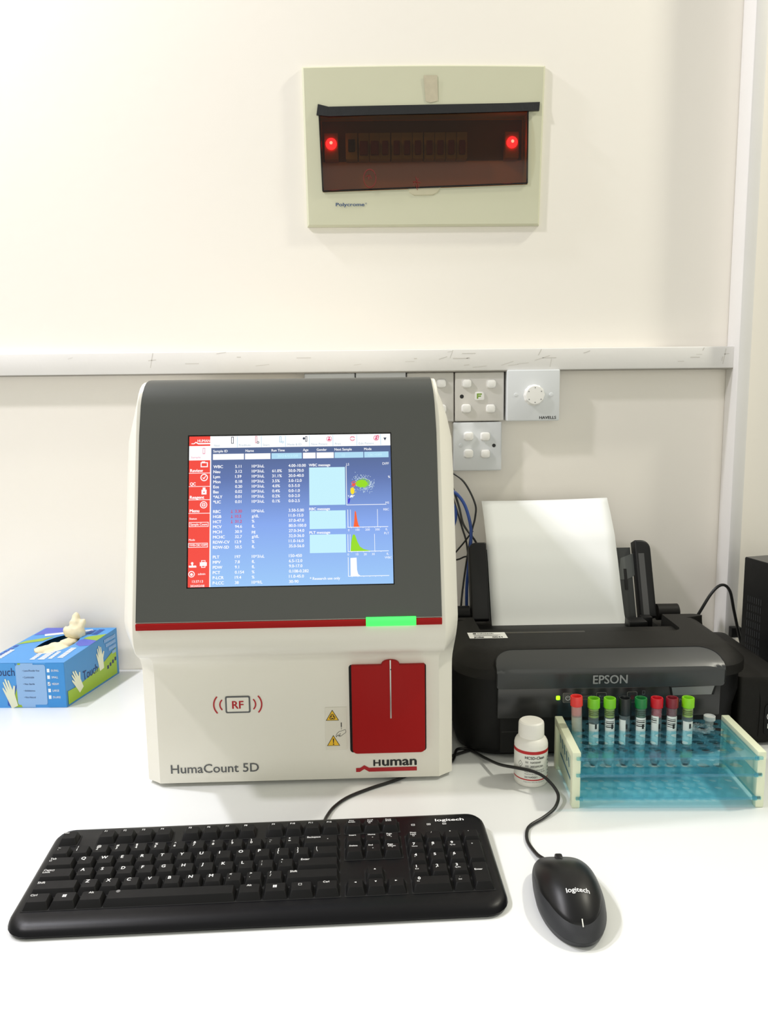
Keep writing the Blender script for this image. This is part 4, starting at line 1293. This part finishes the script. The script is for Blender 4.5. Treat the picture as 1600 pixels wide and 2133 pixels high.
M_LAB = mat('label_white', rgb(236, 236, 230), rough=.45)
M_LR = mat('label_red', rgb(190, 26, 32), rough=.45)
wrect(w, .02010, -.050, .0060, .050, .0455, M_LAB, 48)
wrect(w, .02016, -.050, .0420, .050, .0458, M_LR, 48)
wrect(w, .02016, -.050, .0095, .050, .0110, M_LR, 48)
R1 = .02020
wtext(w, R1, 'HC5D-Clean', -.0125, .0362, .0034, M_INK, .0245, .03)
wtext(w, R1, '16450/60', -.0060, .0313, .0023, M_INK, .0128); wtext(w, R1, '2022092301', -.0060, .0262, .0023, M_INK, .0162)
wtext(w, R1, '16450/1', -.0082, .0128, .0024, M_INK, .0105)
for x, z, s in ((-.0123, .0310, 'REF'), (-.0123, .0262, 'LOT'), (-.0130, .0124, 'REF')):
    wrect(w, R1 - .00002, x, z - .0004, x + .0042, z + .0028, mat('label_grey', rgb(206, 206, 200), rough=.5), 4); wtext(w, R1, s, x + .0006, z + .0005, .0015, M_GREYP)
for i, (s, ww) in enumerate((('For use with cleaning of', .0245), ('Probe fluid and flow cell. Use only', .0262), ('HumaCount 5D. Human GmbH', .0210))):
    wtext(w, R1, s, -.0128, .0222 - i * .0026, .0014, M_GREYP, ww, .01)
wtext(w, R1, 'Diagnostica mbH, Max-Planck-Ring', -.014, .0072, .0012, M_GREYP, .027, 0)
for a, b in (((-.0215, .029), (-.0185, .033)), ((-.0185, .033), (-.0155, .029)), ((-.0155, .029), (-.0185, .025)), ((-.0185, .025), (-.0215, .029))):
    d = Vector((b[0] - a[0], b[1] - a[1])).normalized(); nv = Vector((-d.y, d.x)) * .0002
    w.add(wrap(R1, [(a[0] - nv.x, a[1] - nv.y), (b[0] - nv.x, b[1] - nv.y), (b[0] + nv.x, b[1] + nv.y), (a[0] + nv.x, a[1] + nv.y)]), [(0, 1, 2, 3)], M_INK, None, False)
wtext(w, R1, '+', -.0192, .0278, .0020, M_INK)
for k in range(6): wrect(w, R1, .0195, .0345 - k * .0042, .0222 + (k % 2) * .001, .0362 - k * .0042, M_GREYP, 3)
w.build('label', bt)

# ---------------------------------------------------------------- test tube rack
RT = -.031
rk = thing('test_tube_rack', 'blue clear test tube rack with cream ends, in front of the printer', 'rack', (.2190, .8490, TZ), RT)
M_CREAM = mat('rack_cream', rgb(226, 232, 204), rough=.4)
M_BLUE = clear('clear_blue', (0.74, 0.945, 0.98, 1), (.20, .66, .86, 1), .10, rough=.06)
M_BLUEH = clear('clear_blue_edge', (0.72, 0.93, 0.97, 1), (.10, .48, .68, 1), .12, rough=.08)
RW, RD, RH = .2155, .1040, .0665
for x0 in (0.0, RW - .0095):
    w = MB()
    # an end frame: two feet, a solid upper half with moulded slots
    w.box((x0, .0, 0), (x0 + .0095, .0100, RH - .004), M_CREAM, bev=.0012)
    w.box((x0, RD - .0100, 0), (x0 + .0095, RD, RH - .004), M_CREAM, bev=.0012)
    w.box((x0 - .0001, -.0001, RH - .0095), (x0 + .0096, RD + .0001, RH), M_CREAM, bev=.0012)
    w.box((x0 + .0035, .006, .0060), (x0 + .0065, RD - .006, RH - .006), mat('rack_cream_web', rgb(206, 222, 200), rough=.45))
    e = fix_normals(w.build('end_panel', rk))
    if x0 == 0:
        w = MB()
        mm = mat('moulded_blue', rgb(40, 110, 140), rough=.4)
        S = frame((x0 + .0033, RD, 0), (0, -1, 0), (0, 0, 1))
        w.poly([(.022, .030), (.085, .024), (.085, .021), (.022, .0265)], mm, S)
        for i in range(5):
            w.line((.020 + i * .012, .052 - i * .002), (.024 + i * .012, .042 - i * .002), .0035, mm, S, .0001)
        w.build('side_slot', e)
NCX, NCY = 10, 5
PXH, PYH = .0186, .0178
HX0, HY0 = .0240, .0215
shelfz = (.0115, .0392, .0590)


def shelf(z, rad):
    s = MB()
    th = .0022
    nseg = 16
    x_e = [HX0 + (i - .5) * PXH for i in range(NCX + 1)]
    y_e = [HY0 + (j - .5) * PYH for j in range(NCY + 1)]
    X0_, X1_, Y0_, Y1_ = .0098, RW - .0098, -.0015, RD - .002
    for zz, flip in ((z, True), (z + th, False)):
        for i in range(NCX):
            for j in range(NCY):
                cx = (x_e[i] + x_e[i + 1]) / 2; cy = (y_e[j] + y_e[j + 1]) / 2
                inn = []; out = []
                for k in range(nseg):
                    a = 2 * PI * (k + .5) / nseg
                    inn.append((cx + rad * math.cos(a), cy + rad * math.sin(a), zz))
                    ca, sa = math.cos(a), math.sin(a); q = max(abs(ca) / (PXH / 2), abs(sa) / (PYH / 2))
                    out.append((cx + ca / q, cy + sa / q, zz))
                fs = [(k, nseg + k, nseg + (k + 1) % nseg, (k + 1) % nseg) for k in range(nseg)]
                # fill the corners
                vs = inn + out
                for sx, sy in ((1, 1), (-1, 1), (-1, -1), (1, -1)):
                    cidx = len(vs); vs.append((cx + sx * PXH / 2, cy + sy * PYH / 2, zz))
                    aa = math.atan2(sy, sx) % (2 * PI); k = int(aa / (2 * PI) * nseg - .5) % nseg
                    fs.append((nseg + k, cidx, nseg + (k + 1) % nseg))
                s.add(vs, [f[::-1] for f in fs] if flip else fs, M_BLUE, None, False)
                if flip:
                    s.add([(a, b, z) for a, b, _ in inn] + [(a, b, z + th) for a, b, _ in inn], [(k, nseg + k, nseg + (k + 1) % nseg, (k + 1) % nseg) for k in range(nseg)], M_BLUEH)
        xa, xb, ya, yb = x_e[0], x_e[-1], y_e[0], y_e[-1]
        for q in ((X0_, Y0_, X1_, ya), (X0_, yb, X1_, Y1_), (X0_, ya, xa, yb), (xb, ya, X1_, yb)):
            s.rect(*q, M_BLUE, None, zz)
    ring = [(X0_, Y0_), (X1_, Y0_), (X1_, Y1_), (X0_, Y1_)]
    s.loft([[(a, b, z) for a, b in ring], [(a, b, z + th) for a, b in ring]], M_BLUEH, cap0=False, cap1=False, smooth=False)
    s.box((X0_, Y0_ - .0006, z - .0012), (X1_, Y0_, z + th), M_BLUEH)
    for x in (.0044, RW - .0100):                       # tabs locking into the front posts
        s.box((x, -.0022, z - .0010), (x + .0056, .0, z + th), M_BLUEH)
        s.box((x + (.0040 if x < .1 else -.0030), -.0026, z - .0016), (x + (.0080 if x < .1 else .0010), -.0002, z + th + .0004), M_BLUEH)
    o = s.build('shelf', rk)
    return o


for i, z in enumerate(shelfz):
    shelf(z, .0050 if i == 0 else .0074)

# test tubes in the fourth row
Rr = Matrix.Rotation(RT, 4, 'Z'); Rr.translation = Vector((.2190, .8490, TZ))
M_TUBE = clear('tube_plastic', (.93, .95, .96, 1), (.80, .84, .86, 1), .16, rough=.05)
M_TUBEM = clear('tube_milky', (.80, .82, .82, 1), (.82, .82, .80, 1), .45, rough=.2)
M_BAR = mat('barcode_black', rgb(20, 20, 20), rough=.6)
tubes = [('coral red', rgb(236, 60, 56), rgb(240, 120, 110), 'test tube with a coral red cap, first from the left in the rack', 'M', None, .0025),
         ('light green', rgb(120, 196, 30), rgb(150, 176, 60), 'light green capped tube with a plain white label, beside the coral red cap', 'T', (.060, .0560, 0), -.001),
         ('light green', rgb(118, 192, 34), rgb(150, 180, 60), 'light green capped tube with a barcode label, left of the black cap', 'T', (.060, .0625, 4), 0),
         ('black', rgb(14, 20, 22), rgb(14, 20, 22), 'test tube with a long black cap standing in the rack', 'T', (.060, .0610, -1), -.001),
         ('dark green', rgb(18, 120, 56), rgb(22, 90, 48), 'test tube with a dark green cap and barcode label, in the rack', 'T', (.060, .0635, 4), 0),
         ('bright red', rgb(196, 16, 34), rgb(170, 60, 76), 'bright red capped tube with a barcode label, right of the dark green cap', 'T', (.062, .0655, 3), .001),
         ('maroon', rgb(124, 22, 38), rgb(112, 38, 50), 'test tube with a maroon cap and barcode label, in the rack', 'T', (.060, .0650, 5), 0),
         ('lime green', rgb(136, 208, 22), rgb(160, 190, 50), 'lime green capped tube at the right end of the row of capped tubes', 'T', (.062, .0585, 0), .001)]
for i, (nm, c, c2, lab, kind, lb, lean) in enumerate(tubes):
    base = Rr @ Vector((HX0 + i * PXH - .0012, HY0 + 3 * PYH - .001, shelfz[0] + .0026))
    tb = thing('test_tube', lab, 'test tube', base, 0, 'capped test tubes in the rack')
    tb.rotation_euler = (-.012, lean * -14 if i == 0 else lean * 8, .1 * (i % 3) - .1)
    w = MB()
    w.lathe([(.0012, .0005), (.0040, .0018), (.0058, .0050), (.0062, .0085), (.0063, .0780)], M_TUBEM if kind == 'M' else M_TUBE, n=28, cap1=False)
    fix_normals(w.build('tube', tb))
    mcap = mat('cap_' + nm.replace(' ', '_'), c, rough=.38); mst = mat('stopper_' + nm.replace(' ', '_'), c2, rough=.45)
    w = MB()
    top = .0868 if i else .0895
    bot = top - .0122 if nm != 'black' else top - .021
    w.lathe([(.0066, bot), (.0073, bot + .0008), (.0073, top - .0010), (.0069, top), (.0058, top), (.0054, top - .0015), (.0050, top - .0060), (.0020, top - .0065)], mcap, n=32)
    cp2 = fix_normals(w.build('cap', tb))
    if nm != 'black':
        w = MB()
        pz = [(.0059, bot)]
        for k in range(4): pz += [(.0059, bot - .0012 - k * .0026), (.0054, bot - .0016 - k * .0026), (.0054, bot - .0022 - k * .0026), (.0059, bot - .0026 - k * .0026)]
        w.lathe(pz + [(.0059, bot - .0110), (.003, bot - .0112)], mst, n=24)
        if 'green' in nm:
            for k in range(3):
                zz = bot - .0035 - k * .0022
                w.lathe([(.00635, zz), (.00635, zz + .0006)], M_INK, n=20, cap0=False, cap1=False, a0=PI * 1.05, a1=PI * 1.92)
        fix_normals(w.build('stopper', tb))
    if kind == 'M':
        w = MB(); w.lathe([(.0030, .002), (.0055, .006), (.0058, .0100), (.0058, .0640), (.003, .0645)], mat('serum_cream', rgb(208, 206, 186), rough=.5), n=20); fix_normals(w.build('contents', tb))
    else:
        w = MB(); w.lathe([(.0030, .002), (.0055, .006), (.0058, .0100), (.0058, .034), (.003, .0342)], mat('blood_dark', rgb(52, 12, 16), rough=.3) if i % 2 else mat('serum_pale', rgb(170, 176, 170), rough=.3), n=20)
        fix_normals(w.build('contents', tb))
    if lb:
        z0, z1, nb = lb
        w = MB()
        a0, a1 = (PI * 1.12, PI * 1.80) if i not in (5, 3) else (PI * 1.02, PI * 1.50)
        w.lathe([(.00645, .030), (.00645, z1)], M_LAB, n=18, cap0=False, cap1=False, a0=a0, a1=a1)
        for k in range(max(0, nb)):
            zz = z1 - .0036 - k * .0024
            w.lathe([(.00652, zz), (.00652, zz + (.0012 if k % 2 else .0007))], M_BAR, n=14, cap0=False, cap1=False, a0=a0 + .12, a1=a1 - .35)
        w.lathe([(.00652, .050), (.00652, .056)], M_BAR, n=5, cap0=False, cap1=False, a0=PI * 1.5, a1=PI * 1.62)
        w.build('label', tb)
base = Rr @ Vector((HX0 + 8.6 * PXH, HY0 + 3.55 * PYH, shelfz[2] + .0024))
tb = thing('sample_tube', 'short frosted sample tube standing at the right back of the rack', 'sample tube', base, 0)
w = MB(); w.lathe([(.0035, 0), (.0048, .001), (.0050, .0070)], M_TUBEM, n=24, cap1=False); fix_normals(w.build('tube', tb))
w = MB(); w.lathe([(.0053, .0065), (.0068, .0072), (.0068, .0120), (.0060, .0122), (.0056, .0105), (.002, .0102)], mat('frosted_cap', rgb(196, 200, 200), rough=.4), n=28); fix_normals(w.build('cap', tb))

# crumpled clear film on the rack
w = MB()
rs = random.Random(11)
c = Rr @ Vector((HX0 + 7.75 * PXH, HY0 + 2.75 * PYH, shelfz[2] + .0050)) - Vector((0, 0, TZ))
rings = []
for i in range(40):
    a = 2 * PI * i / 40
    R0 = .0105 * (1 + .25 * rs.uniform(-1, 1)); rr = []
    for j in range(8):
        b = 2 * PI * j / 8; q = .0022 * (1 + .55 * rs.uniform(-1, 1))
        rr.append((c.x + (R0 + q * math.cos(b)) * math.cos(a) * 1.15, c.y + (R0 + q * math.cos(b)) * math.sin(a) * .8, max(c.z - .0024, c.z + q * math.sin(b))))
    rings.append(rr)
w.loft(rings + [rings[0]], clear('crinkled_film', (.9, .95, .96, 1), (.9, .95, .96, 1), .12, rough=.04), cap0=False, cap1=False, smooth=False)
for k in range(9):
    a = rs.uniform(0, 2 * PI); d = rs.uniform(.009, .016)
    p = Vector((c.x + d * math.cos(a) * 1.2, c.y + d * math.sin(a) * .8, c.z))
    w.add([p + Vector((rs.uniform(-.004, .004), rs.uniform(-.004, .004), rs.uniform(-.0022, .0035))) for _ in range(4)], [(0, 1, 2), (0, 2, 3)], MATS['crinkled_film'])
o = w.build('plastic_wrap', loc=(0, 0, TZ))
tag(o, 'scrap of crumpled clear plastic film lying on the rack top', 'plastic wrap')

# ---------------------------------------------------------------- glove box
gb = thing('glove_box', 'blue and green cardboard box of latex gloves by the left wall', 'box', (-.4700, 1.1765, TZ), 0)
A = Vector((0, 0)); Bq = Vector((-.125, .0037)); Cq = Vector((-.088, .1545)); Dq = Vector((.0330, .1500))
zf, zbk = .0710, .0800
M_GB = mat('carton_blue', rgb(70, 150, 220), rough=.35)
M_GBD = mat('carton_dark_blue', rgb(38, 84, 176), rough=.35)
M_GBV = mat('carton_violet', rgb(84, 96, 200), rough=.35)
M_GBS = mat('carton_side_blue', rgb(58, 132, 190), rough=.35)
M_GBL = mat('carton_pale', rgb(140, 180, 226), rough=.35)
M_GBG = mat('carton_green', rgb(146, 180, 40), rough=.35)
M_GBW = mat('carton_white', rgb(232, 238, 244), rough=.4)
M_GLV = mat('glove_picture', rgb(222, 226, 200), rough=.45)
w = MB()


def topp(u, v, lift=0):
    p = (A * (1 - u) + Bq * u) * (1 - v) + (Dq * (1 - u) + Cq * u) * v
    return (p.x, p.y, zf * (1 - v) + zbk * v + lift)


# faces
bl = [(A.x, A.y, 0), (Bq.x, Bq.y, 0), (Cq.x, Cq.y, 0), (Dq.x, Dq.y, 0)]
NB = 10
side = []
for i in range(NB + 1):
    v = i / NB; p = A * (1 - v) + Dq * v; bulge = .0006 * math.sin(PI * v)
    side.append([(p.x + bulge * .6, p.y, 0), (p.x + bulge, p.y, .5 * (zf * (1 - v) + zbk * v)), (p.x + bulge * .2, p.y, zf * (1 - v) + zbk * v)])
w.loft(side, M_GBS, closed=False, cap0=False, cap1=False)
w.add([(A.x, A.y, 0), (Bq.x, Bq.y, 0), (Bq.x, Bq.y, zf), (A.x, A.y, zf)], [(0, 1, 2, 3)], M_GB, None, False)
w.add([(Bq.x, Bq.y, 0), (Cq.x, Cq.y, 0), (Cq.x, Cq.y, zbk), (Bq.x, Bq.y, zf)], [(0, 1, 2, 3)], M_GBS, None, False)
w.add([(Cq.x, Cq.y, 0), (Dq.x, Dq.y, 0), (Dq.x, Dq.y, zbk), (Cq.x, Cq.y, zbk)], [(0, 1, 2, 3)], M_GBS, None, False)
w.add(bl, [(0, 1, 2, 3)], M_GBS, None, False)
# top with an oval opening
no = 40
ou, ov, ru, rv = .46, .52, .22, .28
inn = [(ou + ru * math.cos(2 * PI * i / no), ov + rv * math.sin(2 * PI * i / no)) for i in range(no)]
out = []
for i in range(no):
    a = 2 * PI * i / no; ca, sa = math.cos(a), math.sin(a)
    q = min((1 - ou) / ca if ca > 1e-6 else 9, -ou / ca if ca < -1e-6 else 9, (1 - ov) / sa if sa > 1e-6 else 9, -ov / sa if sa < -1e-6 else 9)
    out.append((ou + ca * q, ov + sa * q))
vs = [topp(*p) for p in inn] + [topp(*p) for p in out]
fs = [(i, no + i, no + (i + 1) % no, (i + 1) % no) for i in range(no)]
for cu, cv in ((0, 0), (1, 0), (1, 1), (0, 1)):
    k = len(vs); vs.append(topp(cu, cv)); aa = math.atan2(cv - ov, cu - ou) % (2 * PI); i = int(aa / (2 * PI) * no) % no
    fs.append((no + i, k, no + (i + 1) % no))
w.add(vs, fs, M_GB, None, False)
w.build('carton', gb)
w = MB()
# printed top
tp = lambda pts, m, l: w.add([topp(u, v, l) for u, v in pts], [tuple(range(len(pts)))], m, None, False)
tp([(0.0, .60), (0.0, .80), (.20, .72), (.225, .66)], M_GBG, .0003)
tp([(.0, .46), (.0, .60), (.14, .67), (.245, .62), (.21, .50), (.12, .44)], M_GBV, .0002)
tp([(.72, .60), (.66, .74), (.95, .60), (.99, .50)], M_GBG, .0003)
tp([(.66, .82), (.98, .78), (.98, 1.0), (.62, 1.0)], M_GBV, .0003)
tp([(.25, .90), (.30, .95), (.85, .80), (.80, .74)], M_GBW, .0004)
for u0, u1, v0, v1 in ((.10, .17, .12, .40), (.22, .27, .10, .30), (.30, .38, .08, .34), (.42, .48, .08, .26), (.86, .92, .12, .36)):
    nb_ = max(3, int((v1 - v0) / .035))
    for q in range(nb_):                             # words too small to read: one block per letter
        a, b = v0 + (v1 - v0) * q / nb_, v0 + (v1 - v0) * (q + .78) / nb_
        f = lambda vv: .02 * (vv - v0) / (v1 - v0)
        tp([(u0 + f(a), a), (u0 + f(b), b), (u1 + f(b), b), (u1 + f(a), a)], M_GBW, .0004)
for u0, u1, v0, v1 in ((.12, .20, .78, .95), (.22, .30, .80, .93), (.93, .98, .14, .5)):
    for q in range(5):
        a, b = v0 + (v1 - v0) * q / 5, v0 + (v1 - v0) * (q + .7) / 5
        tp([(u0, a), (u0, b), (u1, b), (u1, a)], M_GBD, .0005)
w.build('top_print', gb)
w = MB()
F0 = frame((A.x, A.y - .0003, 0), (-Bq.x, -Bq.y, 0), (0, 0, 1)) @ Matrix.Diagonal((.72, 1, 1, 1))   # x runs right; 0 at the right corner, negative to the left
w.poly([(-.125, .004), (-.125, .0700), (-.103, .0700), (-.0985, .060), (-.098, .050), (-.103, .034), (-.112, .014), (-.119, .002)], M_GBD, F0, .0001)
w.poly([(-.124 + .0245 * math.cos(2 * PI * i / 40), min(.0708, .053 + .029 * math.sin(2 * PI * i / 40))) for i in range(40)], M_GB, F0, .0002)
w.poly([(-.0985, .0705), (-.070, .0705), (-.070, .001), (-.119, .001), (-.112, .012), (-.101, .036), (-.0975, .055)], M_GBG, F0, .0001)
w.poly([(-.092, .0705), (-.066, .0705), (-.066, .001), (-.094, .001), (-.100, .012), (-.0985, .040)], M_GBL, F0, .0002)
w.slab(rrect(-.1030, .0050, -.0400, .0680, .004), 0, .0001, M_GBL, F0 @ Matrix.Translation((0, 0, .0002)))
w.slab(rrect(-.0395, .0010, -.0003, .0705, .001), 0, .0001, mat('carton_front_blue', rgb(52, 140, 212), rough=.35), F0 @ Matrix.Translation((0, 0, .0002)))
w.text('Touch', -.1095, .0525, .0125, mat('navy_print', rgb(26, 40, 96), rough=.5), F0, .0005, w=.0510, align='R', bold=.0) if False else None
M_NAVY = mat('navy_print', rgb(26, 40, 96), rough=.5)
w.text('Touch', -.0750 + .0, .0510, .0130, M_NAVY, F0 @ Matrix.Translation((-.030, 0, 0)), .0006, w=.0480, align='R')
for i, s in enumerate(('Latex/Powder free', 'Comfortable', 'Non Sterile', 'Ambidextrous', 'Non Natural')):
    w.text('• ' + s, -.0885, .0575 - i * .0105, .0030, M_NAVY, F0, .0005, w=.024 if i else .036, bold=0)
for i, s in enumerate(('EX-SMALL', 'SMALL', 'MEDIUM', 'LARGE', 'EX-LARGE')):
    z = .0590 - i * .0105
    w.rect(-.0365, z - .0028, -.0310, z + .0028, M_GBW, F0, .0006)
    if i == 2: w.line((-.0355, z), (-.034, z - .0015), .0008, M_NAVY, F0, .0008); w.line((-.034, z - .0015), (-.0315, z + .0025), .0008, M_NAVY, F0, .0008)
    w.text(s, -.0275, z - .0018, .0034, M_GBW, F0, .0006, w=.014 + .002 * (len(s) > 6), bold=.02)
glove_pic = lambda cx, cz, k, rot: [(cx + (a * math.cos(rot) - b * math.sin(rot)) * k, cz + (a * math.sin(rot) + b * math.cos(rot)) * k) for a, b in
                                    ((-.30, -1), (.30, -1), (.36, -.2), (.62, .25), (.50, .34), (.30, .10), (.26, .80), (.15, .82), (.10, .20), (.04, .98), (-.08, .98), (-.10, .22), (-.20, .86), (-.30, .84), (-.26, .1), (-.42, .55), (-.50, .48), (-.40, -.2))]
w.poly(glove_pic(-.118, .024, .024, .35), M_GLV, F0, .0007)
w.build('front_print', gb)
w = MB()
S0 = frame((A.x, A.y, 0), (Dq.x, Dq.y, 0), (0, 0, 1))
sl_ = .1530
w.poly([(.004, .003), (.004, .024), (.030, .023), (.070, .027), (.110, .036), (.146, .048), (.146, .003)], M_GBG, S0, .0008)
w.poly(glove_pic(.030, .032, .021, .5), M_GLV, S0, .0009)
w.poly(glove_pic(.098, .046, .021, .12), M_GLV, S0, .0009)
w.text('Touch', .046, .026, .0150, M_NAVY, S0, .0010, w=.0420)
for i, (a, b) in enumerate(((.112, .147), (.116, .147), (.124, .147), (.134, .146))): [w.rect(a + (b - a) * q / 9, .066 - i * .0085, a + (b - a) * (q + .75) / 9, .0715 - i * .0085, M_GBL, S0, .0009) for q in range(9)]
for i in range(4): w.rect(.116 + i * .008, .020 + i * .0022, .121 + i * .008, .026 + i * .0022, M_NAVY, S0, .0010)
w.build('side_print', gb)
# the glove pulled half out of the slot
M_LATEX = mat('latex_cream', rgb(236, 226, 194), rough=.45, spec=.4, noise=.06, nscale=90)
M_LATEX.node_tree.nodes['Principled BSDF'].inputs['Subsurface Weight'].default_value = .15
M_LATEX.node_tree.nodes['Principled BSDF'].inputs['Subsurface Radius'].default_value = (.01, .007, .004)


def glove_mesh(name, blobs, seed, voxel=.0024):
    bm = bmesh.new(); r = random.Random(seed)
    for (cx, cy, cz), (ax, ay, az), rot in blobs:
        q = bmesh.ops.create_uvsphere(bm, u_segments=20, v_segments=12, radius=1.0)
        Mx = Matrix.Translation((cx, cy, cz)) @ Matrix.Rotation(rot[2], 4, 'Z') @ Matrix.Rotation(rot[1], 4, 'Y') @ Matrix.Rotation(rot[0], 4, 'X') @ Matrix.Diagonal((ax, ay, az, 1))
        for v in q['verts']:
            n_ = v.co.copy()
            k = 1 + .16 * math.sin(6 * n_.x + 3 * n_.z + r.random() * .15 + cx * 400) * math.cos(5 * n_.y + cy * 300) + .07 * math.sin(13 * n_.x + 9 * n_.y)
            v.co = Mx @ (n_ * k)
    me = bpy.data.meshes.new(name); bm.to_mesh(me); bm.free()
    me.materials.append(M_LATEX)
    o = bpy.data.objects.new(name, me); COL.objects.link(o)
    rm = o.modifiers.new('skin', 'REMESH'); rm.mode = 'VOXEL'; rm.voxel_size = voxel; rm.use_smooth_shade = True
    smo = o.modifiers.new('smooth', 'SMOOTH'); smo.iterations = 2; smo.factor = .4
    return o


gc = Vector(topp(.46, .52)) + Vector((-.4700, 1.1765, 0))
g = glove_mesh('latex_glove', [((.018, .034, .010), (.016, .012, .011), (0, .3, .5)), ((.014, .040, .020), (.009, .008, .013), (.2, 0, 0)), ((.015, .044, .030), (.0066, .0060, .012), (0, .18, 0)), ((.026, .040, .022), (.006, .006, .010), (0, .5, .3)),
                               ((.024, .038, .016), (.006, .006, .010), (.1, .5, 0)), ((.006, .030, .012), (.008, .007, .010), (0, -.3, 0))], 3)
g.location = (gc.x, gc.y, TZ + gc.z - .002)
tag(g, 'cream latex glove sticking up out of the box slot', 'glove', 'latex gloves in the box')
g = glove_mesh('latex_glove', [((.004, -.034, -.006), (.016, .010, .008), (.1, .1, .9)), ((.014, -.018, -.006), (.012, .012, .008), (.3, .1, .2)), ((-.012, -.020, -.005), (.020, .011, .009), (0, .1, .6)), ((.002, -.006, -.004), (.022, .010, .009), (.2, 0, .5)), ((-.014, -.004, -.006), (.018, .008, .007), (0, 0, 1.0)),
                               ((.012, .014, -.003), (.014, .010, .008), (0, .2, .8)), ((-.018, -.028, -.004), (.007, .006, .007), (0, .4, 0)), ((-.002, .012, -.007), (.022, .010, .006), (0, 0, .8))], 8)
g.location = (gc.x - .002, gc.y + .006, TZ + gc.z - .003); g.scale = (1.05, 1.10, 1.1)
tag(g, 'crumpled cream latex glove lying flat inside the box slot', 'glove', 'latex gloves in the box')

# ---------------------------------------------------------------- black power unit at the right edge
UR = math.radians(14.5)
up_ = thing('power_backup_unit', 'tall black metal unit with vent slots at the right edge of the desk', 'power unit', (.5665, 1.2000, TZ), UR)
M_UPS = mat('ups_black', rgb(13, 14, 16), rough=.45, spec=.25, bump=.12, bscale=900)
w = MB(); w.box((0, -.300, .004), (.125, 0, .2115), M_UPS, bev=.0015); w.build('case', up_)
w = MB(); w.box((.0012, -.2985, .2112), (.1238, -.0012, .2120), mat('ups_top', rgb(58, 58, 58), rough=.35)); w.build('top_plate', up_)
w = MB()
M_SLIT = mat('vent_slit', rgb(60, 62, 64), rough=.5)
S = frame((-.0003, -.004, 0), (0, -1, 0), (0, 0, 1))
for r_i in range(10):
    for c_i in range(7):
        x = .008 + c_i * .0046; z = .030 + r_i * .0128
        w.poly([(x, z), (x + .0010, z), (x + .0006, z + .0092), (x - .0004, z + .0092)], M_SLIT, S)
w.build('vent', up_)
for x in (.012, .113):
    for y in (-.285, -.015):
        w = MB(); w.lathe([(.007, 0), (.007, .005)], M_BLACK, Matrix.Translation((x, y, 0))); fix_normals(w.build('foot', up_))

# ---------------------------------------------------------------- cables
def cable(label, pts, r, m, cat='cable', name='cable', group=None):
    c = MB(); c.tube(pts, r, m)
    o = c.build(name, loc=(0, 0, TZ)); tag(o, label, cat, group or ('blue network cables' if 'blue' in label.split()[0] else 'thin black cables behind the printer' if label.startswith('thin') else None)); return o


cable('black power cable arching behind the right end of the printer', [(.480, 1.262, .02), (.502, 1.258, .070), (.5200, 1.252, .1060), (.5400, 1.250, .1430), (.5560, 1.250, .1560), (.5690, 1.250, .1460), (.5770, 1.250, .115), (.5850, 1.248, .080), (.5935, 1.246, .045), (.600, 1.25, .004)], .0024, M_CABLE)
M_BLUEC = mat('blue_cable', rgb(30, 70, 150), rough=.4)
cable('blue network cable curving down between the analyser and printer', [(.060, 1.318, .318), (.118, 1.305, .312), (.145, 1.305, .292), (.158, 1.300, .255), (.158, 1.290, .220), (.150, 1.275, .150), (.150, 1.262, .03), (.15, 1.262, .003)], .0026, M_BLUEC)
cable('blue network cable showing as a short bulge at the analyser edge', [(.08, 1.322, .322), (.118, 1.315, .300), (.1335, 1.312, .278), (.134, 1.312, .255), (.122, 1.315, .235), (.09, 1.32, .22), (.07, 1.325, .12), (.07, 1.325, .003)], .0030, M_BLUEC)
cable('thin black cable, outermost arch between analyser and printer', [(.095, 1.325, .350), (.125, 1.325, .338), (.150, 1.322, .320), (.168, 1.318, .285), (.168, 1.312, .262), (.158, 1.300, .225), (.140, 1.270, .12), (.140, 1.262, .003)], .0016, M_CABLE)
cable('thin black cable crossing behind the blue cable towards the printer', [(.100, 1.330, .345), (.128, 1.328, .318), (.142, 1.325, .280), (.150, 1.320, .248), (.168, 1.310, .222), (.180, 1.290, .190), (.178, 1.268, .10), (.178, 1.262, .003)], .0018, M_CABLE)
cable('thin black cable straight down beside the analyser edge', [(.105, 1.334, .335), (.128, 1.333, .305), (.140, 1.332, .270), (.149, 1.330, .240), (.156, 1.322, .210), (.158, 1.285, .14), (.158, 1.258, .08), (.162, 1.25, .003)], .0016, M_CABLE)
cable('thin black cable bending in a sharp V beside the printer feed', [(.165, 1.318, .238), (.150, 1.322, .217), (.137, 1.326, .200), (.1295, 1.330, .187), (.131, 1.330, .1845), (.142, 1.328, .188), (.160, 1.31, .193), (.182, 1.285, .15), (.19, 1.262, .003)], .0014, M_CABLE)

# small socket and box on the wall behind the power unit
w = MB(); w.box((-.0105, -.012, -.0085), (.0065, 0, .0085), M_BLACK, bev=.001)
o = w.build('wall_plug', loc=(.6080 - .004, YW - .046, TZ + .064)); tag(o, 'small black plug low on the wall behind the printer', 'plug')
w = MB(); w.box((-.03, -.020, -.026), (.03, 0, .026), M_PLATE2, bev=.003)
o = w.build('socket_box', loc=(.668, YW, TZ + .060)); tag(o, 'small white socket box peeking out behind the black power unit', 'socket box')
